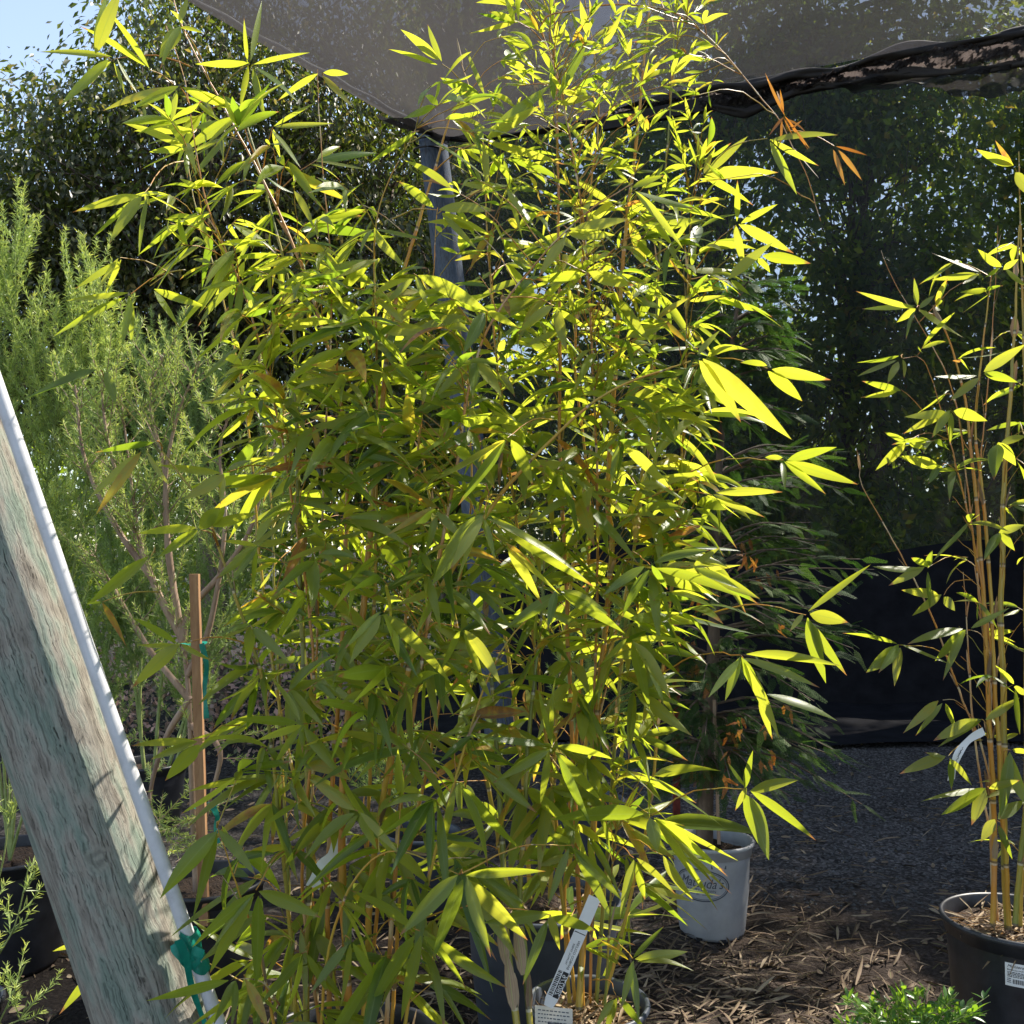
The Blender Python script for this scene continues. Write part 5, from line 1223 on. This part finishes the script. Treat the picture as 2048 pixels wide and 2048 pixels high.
# ---------------------------------------------------------------- trees behind
def tree(name, base, crowns, nclus, per, leaf, mat, label, group, cat='tree', trunk_r=.14, seeds=0, spread=.30, hang=.5):
    base = np.array(base, float); root = empty(name, base, label, cat, group)
    GT = Geo(); GL = Geo(); top = np.mean([c[0] for c in crowns], 0)
    tk = smooth_path([base, base*.6+top*.4+rng.normal(size=3)*.1, top], .2)
    add_tube(GT, tk, np.linspace(trunk_r, trunk_r*.35, len(tk)), 12)
    cs = []; wts = np.array([np.prod(c[1])**(2/3) for c in crowns]); wts /= wts.sum()
    for (cen, rad), wt in zip(crowns, wts):
        cen = np.array(cen, float); rad = np.array(rad, float)
        st = tk[min(len(tk)-1, int(len(tk)*random.uniform(.45, .95)))]
        limb = smooth_path([st, (st+cen)/2+rng.normal(size=3)*.2, cen+np.array([0, 0, rad[2]*.2])], .15)
        add_tube(GT, limb, np.linspace(trunk_r*.45, trunk_r*.12, len(limb)), 8)
        for k in range(int(nclus*wt)):
            v = norm(rng.normal(size=3))*(.35+.65*rng.random()**.45); p = cen+v*rad*(1+.12*rng.normal())
            cs.append(p)
            if random.random() < .5:
                s0 = limb[int(len(limb)*random.uniform(.4, 1))-1]
                b_ = smooth_path([s0, (s0+p)/2+rng.normal(size=3)*.12, p], .15); add_tube(GT, b_, np.linspace(.018, .004, len(b_)), 4)
    cs = np.array(cs); n = len(cs)*per
    ctr = np.repeat(cs, per, 0); off = rng.normal(size=(n, 3))*spread*np.array([1, 1, .7])
    p = ctr+off
    d = norm(off+rng.normal(size=(n, 3))*.25); d[:, 2] -= hang
    clt = np.repeat(rng.normal(size=len(cs))*.12, per)
    leaf_batch(GL, p, d, rng.normal(size=(n, 3))+np.array([0, 0, .6]), rng.uniform(leaf[0], leaf[1], n), rng.uniform(leaf[0], leaf[1], n)*leaf[2], .15,
               np.clip(rng.normal(.45, .22, n)+clt, 0, 1), 2, .25, 0, PROF_OVATE)
    GT.build('trunk', M['bark'], root); GL.build('crown', M[mat], root)
    if seeds:
        GQ = Geo(); ci = rng.integers(0, len(cs), seeds); m = 60
        c_ = np.repeat(cs[ci], m, 0)+rng.normal(size=(seeds*m, 3))*.10+np.array([0, -.15, 0])
        leaf_batch(GQ, c_, rng.normal(size=(seeds*m, 3)), rng.normal(size=(seeds*m, 3)), .022, .018, 0, rng.random(seeds*m), 1, 0, 0, PROF_OVATE)
        GQ.build('seed_cluster', M['seed'], root)
    return root
def cr(x, y, D, rx, rz, ry=None): return (at(x, y, D), (rx, ry or rx*.8, rz))
GT_ = 'trees beyond the yard'
tree('broadleaf_tree', (-3.2, 10.5, 0), [cr(420, 330, 10, 1.55, 1.55), cr(640, 180, 10.5, 1.3, 1.5), cr(230, 400, 9.6, 1.25, 1.3), cr(370, 100, 10.2, .95, .8), cr(560, 560, 10.3, 1.6, 1.3), cr(150, 330, 9.8, .75, .7), cr(40, 480, 9.6, .9, .8), cr(800, 420, 10.8, 1.3, 1.8), cr(330, 640, 10, 1.4, 1.0), cr(430, 820, 10.4, 1.5, .9), cr(660, 850, 10.6, 1.4, 1.0), cr(150, 760, 10, 1.1, .8)],
     1500, 54, (.06, .105, .46), 'ovate_dark', 'large dark broadleaf tree with purple-brown seed clusters against the sky at upper left', GT_, seeds=130, trunk_r=.2, spread=.23, hang=.9)
tree('broadleaf_tree', (-6, 9.5, 0), [cr(-80, 420, 9.0, .9, .9), cr(-20, 400, 9.4, .5, .5), cr(-60, 650, 9, 1.0, .9), cr(60, 720, 9.4, .9, .9)], 230, 44, (.06, .11, .42), 'ovate_dark', 'grey-green tree cut by the left edge of the frame behind the tall feathery shrub', GT_, spread=.22)
def big(x, D, nm, label, ncl, seed_pts):
    tree('broadleaf_tree', (at(x, 1300, D)[0], D, 0), seed_pts, int(ncl*1.45), 46, (.10, .165, .58), 'ovate', label, GT_, spread=.26, trunk_r=.16, hang=.5)
big(900, 13.2, '', 'tree behind the shade wall just right of the blue-grey post', 330, [cr(900, 500, 13.2, 1.3, 1.7), cr(1060, 330, 13.5, 1.2, 1.6), cr(960, 120, 13, 1.3, 1.2), cr(820, 780, 13, 1.3, 1.1), cr(1010, 900, 13, 1.4, .9)])
big(1330, 13.8, '', 'tree behind the shade wall showing between canopy and cypress', 380, [cr(1330, 420, 13.8, 1.5, 1.6), cr(1450, 120, 13.6, 1.5, 1.4), cr(1250, 700, 13.5, 1.4, 1.2), cr(1480, 760, 13.8, 1.3, 1.3), cr(1400, 1000, 13, 1.5, .9)])
big(1700, 13.0, '', 'leafy tree behind the middle of the shade wall with sun-bright yellow leaves', 460, [cr(1700, 420, 13, 1.35, 1.5), cr(1600, 170, 13.2, 1.2, 1.3), cr(1820, 620, 12.8, 1.2, 1.2), cr(1640, 820, 13, 1.3, 1.2), cr(1800, 160, 13, 1.3, 1.2), cr(1720, 1050, 13, 1.6, .8)])
big(2100, 13.4, '', 'tree behind the shade wall above the right-hand bamboo', 400, [cr(2080, 420, 13.4, 1.4, 1.6), cr(2180, 150, 13.4, 1.3, 1.4), cr(2010, 760, 13.2, 1.3, 1.2), cr(2200, 900, 13.4, 1.4, 1.3), cr(1980, 1030, 13, 1.3, .8)])
tree('broadleaf_tree', (8.5, 13, 0), [((6.6, 10.6, 11.0), (2.1, 1.6, 1.5)), ((4.6, 12.2, 11.2), (1.8, 1.5, 1.3)), ((8.6, 11.8, 11.6), (2.0, 1.6, 1.4)), ((9.2, 9.2, 11.0), (1.6, 1.4, 1.3)), ((6.4, 13.2, 12.4), (2.2, 1.6, 1.4))], 420, 40, (.14, .22, .6), 'ovate', 'unseen tall tree added beyond the far right corner to shade the ground', GT_, spread=.36, trunk_r=.25)  # added out of view so its crowns shade the ground at the back
# far wood seen through gaps
G = Geo(); n = 26000
x = rng.uniform(-22, 24, n); y = rng.uniform(19, 27, n); z = rng.random(n)**.8*(4.6+.9*np.sin(x*.7)+.6*np.sin(x*1.9+1))
leaf_batch(G, np.stack([x, y, z], -1), rng.normal(size=(n, 3))+np.array([0, 0, -.4]), rng.normal(size=(n, 3))+np.array([0, 0, .5]), rng.uniform(.22, .42, n), rng.uniform(.10, .2, n), .2, np.clip(rng.normal(.4, .2, n), 0, 1), 2, .2, 0, PROF_OVATE)
tag(G.build('far_wood', M['ovate_dark']), 'distant low belt of trees and scrub seen through gaps behind the yard', 'wood', kind='stuff')
# hedge / undergrowth behind the wall and at left
G = Geo(); n = 34000
x = rng.uniform(-9, 9, n); y = rng.uniform(11.0, 12.2, n); z = rng.random(n)*(1.7+1.3*np.clip(-x/2, 0, 1)+.35*np.sin(x*2)+.2*np.sin(x*5.1)); 
leaf_batch(G, np.stack([x, y, z], -1), rng.normal(size=(n, 3)), rng.normal(size=(n, 3))+np.array([0, 0, .5]), rng.uniform(.08, .16, n), rng.uniform(.04, .07, n), .2, np.clip(rng.normal(.45, .25, n), 0, 1), 2, .2, 0, PROF_OVATE)
tag(G.build('undergrowth', M['ovate']), 'dense scrubby undergrowth behind the shade wall', 'undergrowth', kind='stuff')
# pale pinkish flowering ground cover far left
G = Geo(); n = 5000
x = rng.uniform(-4.2, -1.2, n); y = rng.uniform(7.2, 8.8, n); z = rng.random(n)*.75
leaf_batch(G, np.stack([x, y, z], -1), rng.normal(size=(n, 3)), rng.normal(size=(n, 3)), rng.uniform(.03, .07, n), rng.uniform(.025, .045, n), 0, rng.random(n), 2, .2, 0, PROF_OVATE)
tag(G.build('ground_cover', leaf_mat('pink_leaf', [(0, (.10, .14, .05)), (.45, (.28, .2, .15)), (1, (.62, .38, .30))], [(0, (.2, .2, .08)), (1, (.6, .3, .2))], .25, .6)), 'pale pink and green ground cover glimpsed behind the staked shrub', 'ground cover', kind='stuff')

# ---------------------------------------------------------------- litter, gravel
def litter(n, xr, yr, fl, lr, wr, name, mat, label, seed):
    rg = np.random.default_rng(seed); x = rg.uniform(*xr, n); y = rg.uniform(*yr, n)
    keep = rg.random(n) < fl(x, y); x = x[keep]; y = y[keep]; n = len(x)
    a_ = rg.normal(.5, .9, n)+np.pi*(rg.random(n) < .5); z = gz(x, y)+rg.random(n)**2*.03+.004
    d = np.stack([np.cos(a_), np.sin(a_), rg.normal(size=n)*.16], -1)
    G = Geo(); L = rg.uniform(*lr, n)
    leaf_batch(G, np.stack([x, y, z], -1), d, np.stack([rg.normal(size=n)*.5, rg.normal(size=n)*.5, np.ones(n)], -1), L, rg.uniform(*wr, n), rg.uniform(-.05, .1, n), rg.random(n), 5, rg.uniform(-.5, .7, n), rg.normal(size=n)*.9, PROF_DRY, rg.uniform(-.06, .1, n))
    tag(G.build(name, mat), label, 'leaf litter', kind='stuff')
dens = lambda x, y: np.clip(1.15*np.exp(-((x-.55)/.95)**2-((y-3.35)/.75)**2)+.05, 0, 1)
litter(19000, (-1.6, 3.2), (2.2, 6.0), dens, (.04, .18), (.004, .013), 'leaf_litter', M['litter'], 'dry tan bamboo leaves and sheaths littering the soil', 3)
litter(5000, (-2.5, 4), (2.2, 9.5), lambda x, y: .9*np.exp(-((y-3.2)/1.6)**2)+.12, (.015, .07), (.006, .028), 'fallen_leaf_litter', M['litter'], 'scattered small brown fallen leaves and chips', 4)
G = Geo(); n = 9000; x = rng.uniform(.3, 5, n); y = rng.uniform(4.3, 8.4, n); s = rng.uniform(.004, .013, n); z = gz(x, y)+s*.2
o6 = np.array([[1, 0, 0], [0, 1, 0], [-1, 0, 0], [0, -1, 0], [0, 0, .7], [0, 0, -.7]]); t8 = np.array([[0, 1, 4], [1, 2, 4], [2, 3, 4], [3, 0, 4], [1, 0, 5], [2, 1, 5], [3, 2, 5], [0, 3, 5]])
V = np.stack([x, y, z], -1)[:, None]+o6[None]*s[:, None, None]*rng.uniform(.6, 1.3, (n, 6, 1)); Q = (t8[None]+(np.arange(n)*6)[:, None, None]).reshape(-1, 3)
G.add(V.reshape(-1, 3), Q); tag(G.build('gravel', M['pebble'], smooth=False), 'fine grey gravel scattered on the path', 'gravel', kind='stuff')
